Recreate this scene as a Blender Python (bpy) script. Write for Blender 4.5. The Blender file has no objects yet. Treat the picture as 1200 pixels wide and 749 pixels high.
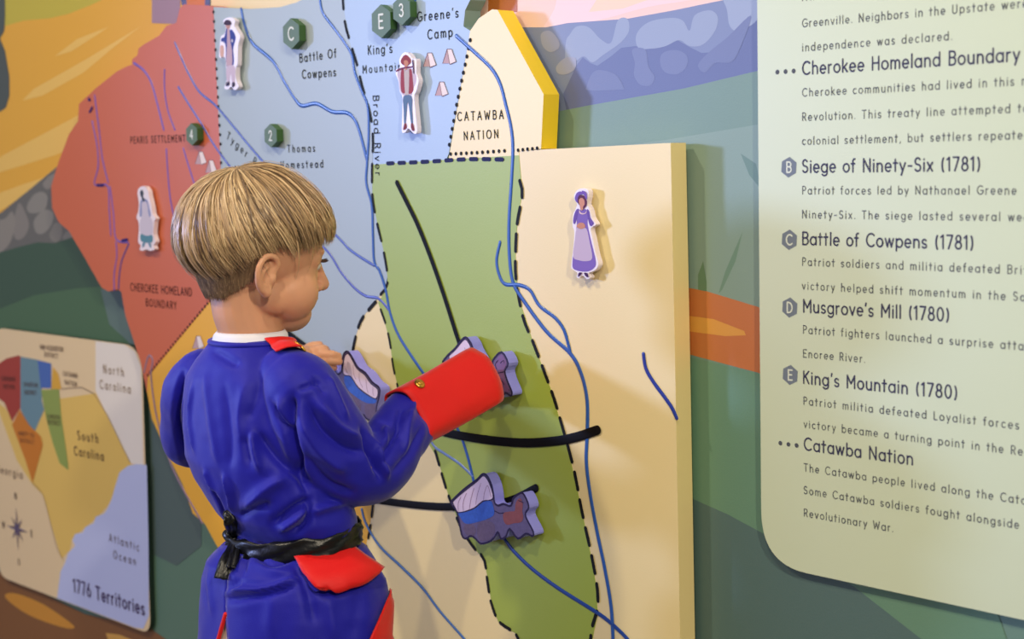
import bpy, bmesh, math, random
import numpy as np
from mathutils import Vector, Matrix, noise, geometry
from mathutils.bvhtree import BVHTree
random.seed(7); np.random.seed(7)
SC = bpy.context.scene
COL = SC.collection

# ------------------------------------------------------------------ camera
FPX = 1850.0; W, H = 1200, 749
CAM_D = 1.44; CAM_Z = 1.10
Lc = Vector((-1815, -149.5, FPX)).normalized()            # world -X in camera space (x right, y down, z forward)
Vc = Vector((.02, 1, 0)); Vc.z = -(Lc.x*Vc.x + Lc.y*Vc.y)/Lc.z; Vc.normalize()   # world -Z
Xc = -Lc; Zc = -Vc; Yc = Zc.cross(Xc)                      # world axes in camera space
CAM = Vector((0, -CAM_D, CAM_Z))
def c2w(v): return Vector((Xc.dot(v), Yc.dot(v), Zc.dot(v)))
RIGHT = c2w(Vector((1, 0, 0))); DOWN = c2w(Vector((0, 1, 0))); FWD = c2w(Vector((0, 0, 1)))
def ray(px, py): return c2w(Vector(((px-W/2)/FPX, (py-H/2)/FPX, 1.0)))
def P(px, py, off=0.0):                                    # point on the plane parallel to the wall, off metres in front of it
    d = ray(px, py); t = (-off - CAM.y)/d.y
    return CAM + d*t
def D(px, py, dep): return CAM + ray(px, py)*dep
cd = bpy.data.cameras.new('camera'); cam = bpy.data.objects.new('camera', cd); COL.objects.link(cam)
M = Matrix.Identity(4)
for i in range(3):
    M[i][0] = RIGHT[i]; M[i][1] = -DOWN[i]; M[i][2] = -FWD[i]; M[i][3] = CAM[i]
cam.matrix_world = M
cd.sensor_width = 36; cd.lens = 36*FPX/W; cd.clip_start = .05
cd.dof.use_dof = True; cd.dof.focus_distance = 1.92; cd.dof.aperture_fstop = 5.0
SC.camera = cam
# ------------------------------------------------------------------ light
wd = bpy.data.worlds.new('world'); SC.world = wd; wd.use_nodes = True
wd.node_tree.nodes['Background'].inputs[0].default_value = (.90, .92, 1.0, 1)
wd.node_tree.nodes['Background'].inputs[1].default_value = .22
SC.view_settings.view_transform = 'Standard'; SC.view_settings.look = 'None'
SC.view_settings.exposure = 0.20; SC.view_settings.gamma = 1.0
def lamp(name, kind, loc, target, energy, color, **kw):
    l = bpy.data.lights.new(name, kind); l.energy = energy; l.color = color
    for k, v in kw.items(): setattr(l, k, v)
    o = bpy.data.objects.new(name, l); COL.objects.link(o); o.location = loc
    o.rotation_euler = (Vector(target)-Vector(loc)).to_track_quat('-Z', 'Y').to_euler()
    return o
lamp('side_light', 'SPOT', (-8.8, -5.6, 2.1), (-.90, 0, 1.05), 2300, (.38, .50, 1.0), spot_size=.155, spot_blend=.8, shadow_soft_size=.42)
lamp('window_low', 'AREA', (-5.0, -5.0, 1.2), (-1.1, 0, 1.1), 48, (.46, .48, 1.0), shape='RECTANGLE', size=1.7, size_y=2.2)
lamp('window_high', 'AREA', (-5.2, -2.8, 2.0), (-1.6, 0, 1.25), 4, (.62, .68, 1.0), shape='RECTANGLE', size=2.2, size_y=1.0)
lamp('ceiling_spot_a', 'SPOT', (-.30, -1.55, 2.75), (-.75, 0, .9), 66, (1.0, .86, .63), spot_size=1.6, spot_blend=.6, shadow_soft_size=.035)
lamp('ceiling_spot_b', 'SPOT', (-2.2, -1.8, 2.75), (-2.1, 0, .85), 90, (1.0, .86, .63), spot_size=1.6, spot_blend=.7, shadow_soft_size=.05)
lamp('ceiling_spot_c', 'SPOT', (1.5, -1.7, 2.5), (-.5, 0, 1.0), 190, (1.0, .87, .66), spot_size=1.5, spot_blend=.7, shadow_soft_size=.06)

# ------------------------------------------------------------------ materials
def lin(c): return tuple(((v/255)/12.92 if v/255 <= .04045 else ((v/255+.055)/1.055)**2.4) for v in c)
MATS = {}
def mat(name, rgb, rough=.5, spec=.5, bump=0, bscale=400, var=0, vscale=8, metal=0, sss=0, sheen=0, vec=None):
    if name in MATS: return MATS[name]
    m = bpy.data.materials.new(name); m.use_nodes = True; MATS[name] = m
    nt = m.node_tree; b = nt.nodes['Principled BSDF']
    c = lin(rgb); b.inputs['Base Color'].default_value = (*c, 1)
    b.inputs['Roughness'].default_value = rough; b.inputs['Metallic'].default_value = metal
    b.inputs['Specular IOR Level'].default_value = spec
    if sss:
        b.inputs['Subsurface Weight'].default_value = sss; b.inputs['Subsurface Radius'].default_value = (.012, .005, .003)
        b.inputs['Subsurface Scale'].default_value = 1.0
    if sheen:
        b.inputs['Sheen Weight'].default_value = sheen; b.inputs['Sheen Roughness'].default_value = .4
    tc = nt.nodes.new('ShaderNodeTexCoord')
    if var:
        n = nt.nodes.new('ShaderNodeTexNoise'); n.inputs['Scale'].default_value = vscale; n.inputs['Detail'].default_value = 4
        nt.links.new(tc.outputs['Object'], n.inputs['Vector'])
        mx = nt.nodes.new('ShaderNodeMix'); mx.data_type = 'RGBA'
        mx.inputs[6].default_value = (*[v*(1-var) for v in c], 1); mx.inputs[7].default_value = (*[min(1, v*(1+var)) for v in c], 1)
        nt.links.new(n.outputs['Fac'], mx.inputs[0]); nt.links.new(mx.outputs[2], b.inputs['Base Color'])
    if bump:
        n2 = nt.nodes.new('ShaderNodeTexNoise'); n2.inputs['Scale'].default_value = bscale; n2.inputs['Detail'].default_value = 2
        nt.links.new(tc.outputs['Object'], n2.inputs['Vector'])
        bp = nt.nodes.new('ShaderNodeBump'); bp.inputs['Strength'].default_value = bump; bp.inputs['Distance'].default_value = .001
        nt.links.new(n2.outputs['Fac'], bp.inputs['Height']); nt.links.new(bp.outputs['Normal'], b.inputs['Normal'])
    return m
def paint(rgb): return mat('mural_paint_%02x%02x%02x' % rgb, rgb, .46, .5, .12, 500)
def board(rgb): return mat('board_paint_%02x%02x%02x' % rgb, rgb, .44, .5, .10, 420)
def ink(rgb): return mat('ink_%02x%02x%02x' % rgb, rgb, .6, .15)

# ------------------------------------------------------------------ object helpers
def obj(name, bm, mats, parent=None, smooth=False, label=None):
    me = bpy.data.meshes.new(name); bm.to_mesh(me); bm.free()
    for m in (mats if isinstance(mats, (list, tuple)) else [mats]): me.materials.append(m)
    if smooth:
        me.polygons.foreach_set('use_smooth', [True]*len(me.polygons))
    o = bpy.data.objects.new(name, me); COL.objects.link(o)
    if parent is not None:
        o.parent = parent; o.matrix_parent_inverse = Matrix.Translation(parent.location).inverted()
    if label: o['label'] = label
    return o
def tag(o, label, cat, group=None):
    o['label'] = label; o['category'] = cat
    if group: o['group'] = group
    return o
def thing(name, label, cat, loc=(0, 0, 0), group=None):
    o = bpy.data.objects.new(name, None); COL.objects.link(o); o.location = loc; o.empty_display_size = .05
    return tag(o, label, cat, group)
def cr(pts, n=6, closed=False):                            # Catmull-Rom through points of any dimension
    p = [np.array(q, float) for q in pts]; out = []
    N = len(p)
    if N < 3 and not closed: return [tuple(q) for q in p]
    for i in range(N if closed else N-1):
        if closed: a, b, c, d = p[i-1], p[i], p[(i+1) % N], p[(i+2) % N]
        else: a, b, c, d = p[max(i-1, 0)], p[i], p[i+1], p[min(i+2, N-1)]
        for k in range(n):
            t = k/n
            out.append(tuple(.5*((2*b)+(c-a)*t+(2*a-5*b+4*c-d)*t*t+(3*b-a-3*c+d)*t**3)))
    if not closed: out.append(tuple(p[-1]))
    return out
def wpx(pts, off): return [(v.x, v.z) for v in (P(x, y, off) for x, y in pts)]   # pixels -> wall coordinates (x, z)
def fill(bm, vs, mi, flip):                                # triangulated polygon face, concave outlines allowed
    for t in geometry.tessellate_polygon([[Vector((v.co.x, v.co.z, 0)) for v in vs]]):
        a, b, c = (vs[k] for k in t)
        ny = (b.co.z-a.co.z)*(c.co.x-a.co.x)-(b.co.x-a.co.x)*(c.co.z-a.co.z)
        if abs(ny) < 1e-13: continue
        if (ny > 0) != flip: b, c = c, b
        try: bm.faces.new((a, b, c)).material_index = mi
        except ValueError: pass
def ply(bm, pts, off, mi=0):                               # flat polygon on the plane y = -off, facing the room
    fill(bm, [bm.verts.new((x, -off, z)) for x, z in pts], mi, False)
def slab(bm, pts, off0, off1, mi=0, ms=None):              # plate: front polygon at off1, back at off0
    ar = sum(pts[i-1][0]*pts[i][1]-pts[i][0]*pts[i-1][1] for i in range(len(pts)))
    if ar < 0: pts = pts[::-1]
    f = [bm.verts.new((x, -off1, z)) for x, z in pts]; b = [bm.verts.new((x, -off0, z)) for x, z in pts]
    fill(bm, f, mi, False); fill(bm, b, mi, True); n = len(pts)
    for i in range(n):
        q = bm.faces.new([f[i], b[i], b[(i+1) % n], f[(i+1) % n]]); q.material_index = mi if ms is None else ms
STK = [0]
def strokew(bm, pts, w, off, h=0.0, mi=0):                 # ribbon along wall coordinates with round ends; h > 0 arches it
    P2 = [np.array(p, float) for p in pts]; q = [P2[0]]
    for p in P2[1:]:
        if np.linalg.norm(p-q[-1]) > 1e-6: q.append(p)
    if len(q) == 1: q.append(q[0]+np.array((1e-5, 0)))
    if h == 0 and len(q) > 2:                              # sharp corners: separate strokes with round ends
        for i in range(1, len(q)-1):
            a, b = q[i]-q[i-1], q[i+1]-q[i]
            if a@b < .62*np.linalg.norm(a)*np.linalg.norm(b):
                strokew(bm, q[:i+1], w, off, h, mi); strokew(bm, q[i:], w, off, h, mi); return
    n = len(q); T = []
    for i in range(n):
        t = q[min(i+1, n-1)]-q[max(i-1, 0)]; T.append(t/np.linalg.norm(t))
    STK[0] += 1; off += (STK[0] % 13)*1.3e-5               # crossing strokes never share one plane
    rings = []
    for d, s in ((-.5, .15), (-.42, .55), (-.25, .87)): rings.append((q[0]+T[0]*d*w, T[0], s))
    for i in range(n): rings.append((q[i], T[i], 1))
    for d, s in ((.25, .87), (.42, .55), (.5, .15)): rings.append((q[-1]+T[-1]*d*w, T[-1], s))
    prof = ((-1, 0), (1, 0)) if h == 0 else ((-1, 0), (-.75, .66), (-.3, .95), (.3, .95), (.75, .66), (1, 0))
    prev = None
    for c, t, s in rings:
        nx = np.array((-t[1], t[0]))
        row = [bm.verts.new((c[0]+nx[0]*a*w/2*s, -(off+hh*h*s), c[1]+nx[1]*a*w/2*s)) for a, hh in prof]
        if prev:
            for i in range(len(row)-1):
                f = bm.faces.new([prev[i], prev[i+1], row[i+1], row[i]]); f.material_index = mi
        prev = row
def stroke(bm, px, w, off, h=0.0, mi=0, n=6): strokew(bm, wpx(cr(px, n), off), w, off, h, mi)
def dashes(bm, px, L, gap, w, off, start=0.0, mi=0):       # dash a pixel polyline; lengths in metres
    q = [np.array(p) for p in wpx(cr(px, 8), off)]
    seg = [np.linalg.norm(q[i+1]-q[i]) for i in range(len(q)-1)]; tot = sum(seg)
    def at(s):
        for i, l in enumerate(seg):
            if s <= l or i == len(seg)-1: return q[i]+(q[i+1]-q[i])*min(1, s/l)
            s -= l
    s = start
    while s < tot:
        e = min(s+L, tot)
        strokew(bm, [at(s), at((s+e)/2), at(e)] if L > 0 else [at(s)], w, off, 0, mi)
        s += L+gap

# ------------------------------------------------------------------ stroke lettering
def arc(cx, cy, rx, ry, a0, a1, n=10):
    return [(cx+rx*math.cos(math.radians(a0+(a1-a0)*i/n)), cy+ry*math.sin(math.radians(a0+(a1-a0)*i/n))) for i in range(n+1)]
xh = .64; R_ = xh/2
def bowl(cx=.29): return arc(cx, R_, .27, R_, 0, 360, 18)
G = {
 'A': (.72, [[(.03, 0), (.36, 1), (.69, 0)], [(.15, .34), (.57, .34)]]),
 'B': (.62, [[(.08, 0), (.08, 1), (.34, 1)]+arc(.34, .77, .22, .23, 90, -90)+[(.08, .54)], [(.34, .54)]+arc(.34, .27, .25, .27, 90, -90)+[(.08, 0)]]),
 'C': (.78, [arc(.46, .5, .40, .5, 48, 312, 18)]),
 'D': (.72, [[(.08, 0), (.08, 1), (.28, 1)]+arc(.28, .5, .38, .5, 90, -90)+[(.08, 0)]]),
 'E': (.58, [[(.54, 1), (.08, 1), (.08, 0), (.54, 0)], [(.08, .52), (.48, .52)]]),
 'F': (.54, [[(.52, 1), (.08, 1), (.08, 0)], [(.08, .52), (.46, .52)]]),
 'G': (.80, [arc(.46, .5, .40, .5, 48, 330, 18)+[(.82, .46), (.48, .46)]]),
 'H': (.72, [[(.08, 0), (.08, 1)], [(.64, 0), (.64, 1)], [(.08, .52), (.64, .52)]]),
 'I': (.18, [[(.09, 0), (.09, 1)]]),
 'K': (.62, [[(.08, 0), (.08, 1)], [(.56, 1), (.08, .42)], [(.24, .60), (.58, 0)]]),
 'L': (.52, [[(.08, 1), (.08, 0), (.5, 0)]]),
 'M': (.84, [[(.08, 0), (.08, 1), (.42, .35), (.76, 1), (.76, 0)]]),
 'N': (.74, [[(.08, 0), (.08, 1), (.66, 0), (.66, 1)]]),
 'O': (.90, [arc(.45, .5, .40, .5, 0, 360, 22)]),
 'P': (.58, [[(.08, 0), (.08, 1), (.30, 1)]+arc(.30, .74, .24, .26, 90, -90)+[(.08, .48)]]),
 'Q': (.90, [arc(.45, .5, .40, .5, 0, 360, 22), [(.55, .2), (.85, -.05)]]),
 'R': (.62, [[(.08, 0), (.08, 1), (.30, 1)]+arc(.30, .74, .24, .26, 90, -90)+[(.08, .48)], [(.32, .48), (.56, 0)]]),
 'S': (.58, [arc(.29, .75, .22, .25, 30, 270, 12)+arc(.29, .25, .24, .25, 90, -150, 12)]),
 'T': (.62, [[(.02, 1), (.60, 1)], [(.31, 1), (.31, 0)]]),
 'U': (.70, [[(.08, 1), (.08, .28)]+arc(.35, .28, .27, .28, 180, 360)+[(.62, 1)]]),
 'W': (.96, [[(.03, 1), (.25, 0), (.48, .8), (.71, 0), (.93, 1)]]),
 'X': (.62, [[(.04, 1), (.58, 0)], [(.58, 1), (.04, 0)]]), 'V': (.66, [[(.03, 1), (.33, 0), (.63, 1)]]),
 'Y': (.64, [[(.03, 1), (.32, .48), (.61, 1)], [(.32, .48), (.32, 0)]]),
 'a': (.62, [bowl(.30), [(.56, xh), (.56, 0)]]),
 'b': (.62, [bowl(.33), [(.07, 1), (.07, 0)]]),
 'c': (.54, [arc(.31, R_, .26, R_, 50, 310, 14)]),
 'd': (.62, [bowl(.30), [(.56, 1), (.56, 0)]]),
 'e': (.58, [[(.04, R_), (.54, R_)]+arc(.29, R_, .25, R_, 0, 310, 16)]),
 'f': (.36, [arc(.28, .82, .14, .18, 70, 180, 6)+[(.14, 0)], [(.0, xh), (.30, xh)]]),
 'g': (.62, [bowl(.30), [(.56, xh), (.56, -.06)]+arc(.31, -.06, .25, .22, 0, -150, 8)]),
 'h': (.58, [[(.07, 1), (.07, 0)], [(.07, .36)]+arc(.29, .38, .22, .26, 180, 0)+[(.51, 0)]]),
 'i': (.16, [[(.08, xh), (.08, 0)], [(.08, .88), (.08, .90)]]),
 'j': (.16, [[(.08, xh), (.08, -.2)], [(.08, .88), (.08, .90)]]),
 'k': (.52, [[(.07, 1), (.07, 0)], [(.46, xh), (.07, .26)], [(.20, .38), (.49, 0)]]),
 'l': (.16, [[(.08, 1), (.08, 0)]]),
 'm': (.88, [[(.07, xh), (.07, 0)], [(.07, .4)]+arc(.255, .42, .185, .22, 180, 0, 8)+[(.44, 0)], [(.44, .42)]+arc(.625, .42, .185, .22, 180, 0, 8)+[(.81, 0)]]),
 'n': (.58, [[(.07, xh), (.07, 0)], [(.07, .36)]+arc(.29, .38, .22, .26, 180, 0)+[(.51, 0)]]),
 'o': (.60, [bowl(.30)]),
 'p': (.62, [bowl(.33), [(.07, xh), (.07, -.28)]]),
 'q': (.62, [bowl(.30), [(.56, xh), (.56, -.28)]]),
 'r': (.38, [[(.07, xh), (.07, 0)], [(.07, .36)]+arc(.27, .40, .20, .24, 180, 75, 6)]),
 's': (.46, [arc(.23, .47, .17, .17, 30, 270, 9)+arc(.23, .15, .185, .15, 90, -150, 9)]),
 't': (.38, [[(.17, .92), (.17, 0)], [(.0, xh), (.36, xh)]]),
 'u': (.58, [[(.07, xh), (.07, .26)]+arc(.29, .26, .22, .26, 180, 360)+[(.51, xh)], [(.51, .3), (.51, 0)]]),
 'v': (.52, [[(.03, xh), (.26, 0), (.49, xh)]]),
 'w': (.78, [[(.03, xh), (.21, 0), (.39, xh), (.57, 0), (.75, xh)]]),
 'x': (.50, [[(.04, xh), (.46, 0)], [(.46, xh), (.04, 0)]]),
 'y': (.52, [[(.03, xh), (.27, .02)], [(.49, xh), (.15, -.28)]]),
 'z': (.50, [[(.05, xh), (.45, xh), (.05, 0), (.45, 0)]]),
 '0': (.62, [arc(.31, .5, .25, .5, 0, 360, 20)]), '1': (.34, [[(.04, .84), (.22, 1), (.22, 0)]]),
 '2': (.56, [arc(.28, .74, .22, .26, 170, -35, 10)+[(.06, 0), (.52, 0)]]),
 '3': (.56, [arc(.26, .76, .21, .24, 150, -90, 10)+arc(.26, .27, .24, .27, 90, -150, 10)]),
 '4': (.60, [[(.42, 0), (.42, 1), (.04, .3), (.56, .3)]]),
 '6': (.58, [arc(.29, .31, .24, .31, 0, 360, 16), [(.07, .42), (.36, 1)]]),
 '7': (.54, [[(.04, 1), (.5, 1), (.18, 0)]]),
 '8': (.58, [arc(.29, .76, .19, .24, 0, 360, 16), arc(.29, .26, .24, .26, 0, 360, 16)]),
 '9': (.58, [arc(.29, .69, .24, .31, 0, 360, 16), [(.51, .58), (.22, 0)]]),
 '.': (.16, [[(.08, .02), (.08, .03)]]), ',': (.18, [[(.10, .04), (.05, -.14)]]), "'": (.16, [[(.10, 1), (.06, .80)]]),
 '-': (.42, [[(.06, .40), (.36, .40)]]),
 '(': (.30, [arc(.40, .45, .30, .66, 130, 230, 8)]), ')': (.30, [arc(-.10, .45, .30, .66, 50, -50, 8)]), ' ': (.34, []),
}
def text_px(bm, s, p0, p1, cap, off, wt=.11, xs=1.0, mi=0, trk=.13):
    # lettering on the plane y=-off: baseline from pixel p0 to pixel p1, tracking chosen so that it fills the line
    a = np.array(wpx([p0], off)[0]); b = np.array(wpx([p1], off)[0]); L = np.linalg.norm(b-a); u = (b-a)/L
    v = np.array((-u[1], u[0]))
    nat = sum(G[c][0] for c in s)*cap*xs; tr = (L-nat)/max(1, len(s)-1)
    if tr < trk*cap: xs *= (L-trk*cap*(len(s)-1))/nat; nat = sum(G[c][0] for c in s)*cap*xs; tr = (L-nat)/max(1, len(s)-1)
    x = 0
    for c in s:
        for st in G[c][1]:
            strokew(bm, [a+u*(x+px*cap*xs)+v*(py*cap) for px, py in st], wt*cap, off, 0, mi)
        x += G[c][0]*cap*xs+tr
    return bm

# ------------------------------------------------------------------ setting: the mural wall and the floor
MUR = [  # (colour, pixel outline, smooth?) painted back to front
 ((104, 136, 120), [(-900, -500), (2600, -900), (2600, 2600), (-900, 1500)], 0),
 ((238, 200, 186), [(560, -700), (1900, -700), (1900, -60), (1100, 0), (980, -12), (880, 3), (800, 18), (735, 29), (610, 34), (560, 20)], 0),
 ((242, 206, 204), [(690, -80), (880, -60), (845, -10), (760, 8), (700, 24), (640, 34), (650, 10)], 1),
 ((236, 206, 176), [(750, -80), (900, -80), (830, -25), (730, 10), (690, 14)], 0),
 ((190, 176, 214), [(860, -20), (985, -60), (985, 20), (870, 12)], 0),
 ((120, 132, 164), [(590, 40), (600, 32), (640, 32), (665, 27), (735, 22), (790, 12), (848, 0), (1000, -28), (1000, 50), (888, 84), (800, 104), (693, 123), (640, 135), (606, 120)], 0),
 ((96, 106, 146), [(660, 110), (676, 76), (683, 67), (692, 74), (700, 77), (716, 66), (728, 56), (744, 54), (766, 56), (780, 54), (794, 47), (806, 54), (822, 62), (852, 60), (862, 50), (880, 25), (1000, 10), (1000, 50), (888, 86), (800, 105), (693, 125), (664, 131)], 0),
 ((144, 156, 180), [(668, 40), (676, 31), (690, 32), (704, 46), (716, 50), (724, 24), (735, 22), (737, 36), (727, 50), (706, 65), (694, 73), (684, 66), (672, 74), (663, 78), (663, 50)], 1),
 ((144, 156, 180), [(746, 40), (760, 26), (785, 21), (800, 24), (808, 36), (814, 18), (832, 12), (841, 20), (838, 36), (824, 52), (808, 54), (796, 47), (780, 54), (764, 57), (748, 56)], 1),
 ((148, 160, 184), [(848, -10), (888, -16), (888, 20), (876, 32), (864, 37), (855, 30), (852, 12)], 1),
 ((110, 120, 156), [(775, 64), (785, 59), (798, 60), (806, 68), (803, 80), (793, 87), (780, 85), (774, 76)], 1),
 ((110, 120, 156), [(741, 58), (756, 58), (760, 78), (767, 90), (762, 100), (750, 99), (743, 88), (744, 74)], 1),
 ((108, 118, 154), [(688, 100), (694, 86), (704, 82), (722, 88), (731, 103), (728, 105), (690, 106)], 1),
 ((108, 118, 154), [(818, 76), (832, 60), (852, 44), (880, 18), (870, 50), (858, 72), (838, 74), (826, 85)], 1),
 ((146, 152, 176), [(634, 40), (644, 36), (654, 46), (655, 56), (645, 61), (636, 54)], 1),
 ((150, 154, 172), [(652, 78), (662, 68), (674, 68), (674, 80), (664, 87), (654, 86)], 1),
 ((180, 104, 40), [(572, -40), (606, -40), (606, 14), (572, 14)], 0),
 ((114, 142, 124), [(600, 141), (693, 123), (800, 104), (888, 83), (1000, 50), (1000, 600), (850, 600), (700, 600), (600, 300)], 0),
 ((128, 152, 136), [(690, 176), (780, 164), (888, 146), (1000, 130), (1000, 400), (888, 400), (780, 400)], 0),
 ((100, 130, 112), [(868, 180), (886, 192), (892, 222), (878, 205)], 0),
 ((104, 136, 112), [(870, 272), (862, 306), (846, 340), (842, 344), (850, 318)], 0),
 ((96, 128, 96), [(824, 306), (828, 330), (828, 346), (818, 344), (818, 322)], 0),
 ((190, 112, 54), [(790, 334), (830, 342), (889, 360), (1100, 430), (1100, 520), (889, 437), (810, 416), (780, 400)], 0),
 ((214, 152, 62), [(790, 368), (836, 374), (872, 388), (874, 393), (850, 394), (790, 386)], 0),
 ((102, 140, 112), [(790, 414), (889, 438), (1100, 518), (1300, 1100), (790, 1100)], 0),
 ((84, 110, 104), [(790, 575), (853, 603), (940, 650), (1000, 687), (1090, 757), (1200, 860), (1200, 1300), (780, 1300)], 0),
 # left half
 ((96, 130, 112), [(-900, 200), (260, 200), (300, 420), (300, 1300), (-900, 1300)], 0),
 ((230, 174, 54), [(-900, -500), (200, -300), (225, 40), (200, 160), (60, 215), (-60, 290), (-900, 320)], 0),
 ((196, 182, 62), [(-900, -500), (150, -400), (119, 0), (106, 6), (81, 16), (58, 21.5), (28, 24), (7.6, 30), (-900, 60)], 0),
 ((236, 194, 98), [(26, 118), (40, 104), (100, 70), (166, 30), (130, 58), (98, 85), (50, 112)], 0),
 ((236, 194, 98), [(64, 66), (90, 46), (128, 31), (112, 42), (84, 60)], 0),
 ((236, 194, 98), [(-200, 270), (0, 184), (60, 152), (120, 120), (120, 160), (64, 182), (0, 202), (-200, 290)], 0),
 ((236, 194, 98), [(-200, 310), (0, 226), (30, 215), (52, 208), (30, 226), (12, 240), (0, 247), (-200, 330)], 0),
 ((104, 104, 100), [(-300, 360), (0, 250), (30, 226), (66, 196), (110, 230), (110, 330), (-300, 380)], 0),
 ((138, 136, 130), [(32, 240), (40, 228), (50, 225), (56, 232), (52, 246), (40, 250), (33, 248)], 1),
 ((138, 136, 130), [(40, 258), (52, 246), (62, 250), (60, 264), (50, 274), (42, 272)], 1),
 ((134, 130, 124), [(16, 262), (22, 238), (30, 250), (34, 264), (28, 278), (18, 280)], 1),
 ((140, 136, 128), [(-6, 262), (6, 256), (14, 248), (18, 262), (12, 284), (0, 296), (-8, 290)], 1),
 ((134, 130, 124), [(50, 216), (58, 206), (66, 204), (64, 214), (56, 222)], 1),
 ((126, 124, 118), [(58, 276), (64, 262), (72, 264), (72, 278), (64, 284)], 1),
 ((126, 124, 118), [(74, 276), (82, 270), (90, 276), (84, 288), (76, 286)], 1),
 ((60, 88, 68), [(-300, 390), (0, 296), (20, 290), (44, 284), (64, 285), (88, 277), (130, 310), (180, 420), (-300, 440)], 0),
 ((74, 108, 76), [(-300, 440), (0, 362), (40, 346), (90, 338), (118, 336), (140, 350), (180, 420), (180, 500), (-300, 500)], 0),
 ((96, 120, 116), [(118, 339), (142, 340), (180, 440), (180, 460), (150, 400), (128, 380)], 0),
 ((84, 104, 102), [(168, 420), (200, 540), (236, 612), (236, 640), (207, 663), (176, 648), (160, 560)], 0),
 ((76, 86, 82), [(-300, -100), (5, -60), (6, 20), (5, 36), (0, 45), (6, 60), (11, 90), (11, 112), (7, 126), (0, 131), (-300, 140)], 0),
 ((132, 88, 48), [(-400, 640), (0, 670), (100, 720), (175, 736), (210, 760), (300, 900), (-400, 1100)], 0),
 ((206, 144, 52), [(6, 697), (20, 696), (50, 708), (80, 728), (87, 736), (72, 735), (36, 722), (12, 706)], 1),
 ((214, 164, 80), [(124, 742), (140, 744), (160, 752), (130, 760)], 0),
 ((160, 130, 150), [(178, -60), (213, -60), (211, 10), (206, 28), (178, 27)], 0),
 ((88, 92, 142), [(206, -40), (247, -40), (246, 7.5), (213, 6)], 0),
 ((214, 118, 40), [(218, -8), (240, -8), (240, 14), (232, 20), (223, 18), (219, 8)], 0),
 ((240, 216, 168), [(247, -60), (420, -80), (420, 40), (247, 40)], 0),
]
bm = bmesh.new(); mats = [paint((104, 136, 120))]; idx = {(104, 136, 120): 0}
X0, X1, ZT = -6.5, 3.2, 3.0
v = [bm.verts.new(p) for p in ((X0, 0, 0), (X1, 0, 0), (X1, 0, ZT), (X0, 0, ZT))]
f = bm.faces.new(v); f.normal_update()
if f.normal.y > 0: f.normal_flip()
def clip(poly):                                            # keep the paint inside the wall rectangle
    for ax, lim, sg in ((0, X0, 1), (0, X1, -1), (1, 0.0, 1), (1, ZT, -1)):
        out = []
        for i in range(len(poly)):
            a, b = poly[i-1], poly[i]
            ia, ib = (a[ax]-lim)*sg >= 0, (b[ax]-lim)*sg >= 0
            if ia != ib:
                t = (lim-a[ax])/(b[ax]-a[ax]); out.append((a[0]+(b[0]-a[0])*t, a[1]+(b[1]-a[1])*t))
            if ib: out.append(b)
        poly = out
        if len(poly) < 3: return []
    return poly
off = .0
for c, px, sm in MUR[1:]:
    if c not in idx: idx[c] = len(mats); mats.append(paint(c))
    off += .00003
    q = clip(wpx(cr(px, 5, True) if sm else px, off))
    if q: ply(bm, q, off, idx[c])
wb = obj('wall_back', bm, mats); wb['kind'] = 'structure'
MO = off+.0002
bm = bmesh.new()
f = bm.faces.new([bm.verts.new(p) for p in ((X0, 0, 0), (X0, -4.5, 0), (X1, -4.5, 0), (X1, 0, 0))])
fl = obj('floor', bm, mat('floor_vinyl', (150, 140, 125), .5, .4, 0, 1, .15, 3)); fl['kind'] = 'structure'

# ------------------------------------------------------------------ the raised map
T = .036                                                   # how far its face stands off the wall
rm = thing('relief_map', 'large raised wooden wall map of coloured territories with blue rivers and black tracks', 'map', P(560, 500, 0))
def terr(name, rgb, px, lift, label, side=None):
    lift *= .4; bm = bmesh.new(); slab(bm, wpx(px, T+lift), .0085, T+lift, 0, 1 if side else None)
    o = obj(name, bm, [board(rgb)]+([board(side)] if side else []), rm, label=label)
    return o
BEIGE = (238, 218, 162)
terr('territory_panel', BEIGE, [(380, 480), (400, 420), (425, 372), (447, 340), (560, 200), (605, 177), (640, 175), (785.8, 167.5), (791, 420), (797, 749), (803, 1010), (330, 1010), (380, 700), (400, 520)], 0, 'cream panel on the right of the map', (236, 214, 150))
terr('territory_panel', (240, 180, 54), [(262, 340), (247, 351), (172, 441), (172, 458), (178, 491), (200, 540), (214, 568), (226, 602), (240, 614), (252, 636), (300, 720), (370, 760), (428, 645), (437, 595), (425, 520), (380, 440)], .0003, 'mustard yellow panel')
terr('territory_panel', (166, 180, 184), [(249, 8), (293, 10.5), (328, 8.5), (347, 3), (357, -2), (380, -40), (404, -40), (402, 0), (407, 40), (418, 75), (425, 100), (433, 130), (437, 165), (436, 230), (442, 262), (449, 292), (454, 324), (452, 335), (441, 352), (428, 368), (421, 380), (413, 408), (408, 440), (400, 480), (330, 440), (280, 420), (262, 385), (244, 345)], .0005, 'grey blue panel', (112, 140, 146))
terr('territory_panel', (168, 190, 216), [(402, -40), (402, 0), (407, 40), (418, 75), (425, 100), (433, 130), (437, 165), (437, 198), (520, 194), (526, 180), (551, 36), (543, 31), (545, 12), (551, 0), (553, -40)], .0007, 'pale sky blue panel', (124, 154, 160))
terr('territory_panel', (244, 224, 168), [(525, 191), (551, 36), (561, 21.6), (576.5, 11), (583, 11.5), (637, 110.5), (634, 174.5), (608, 177), (608, 186)], .0009, 'cream gabled panel with yellow edge', (242, 208, 40))
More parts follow.
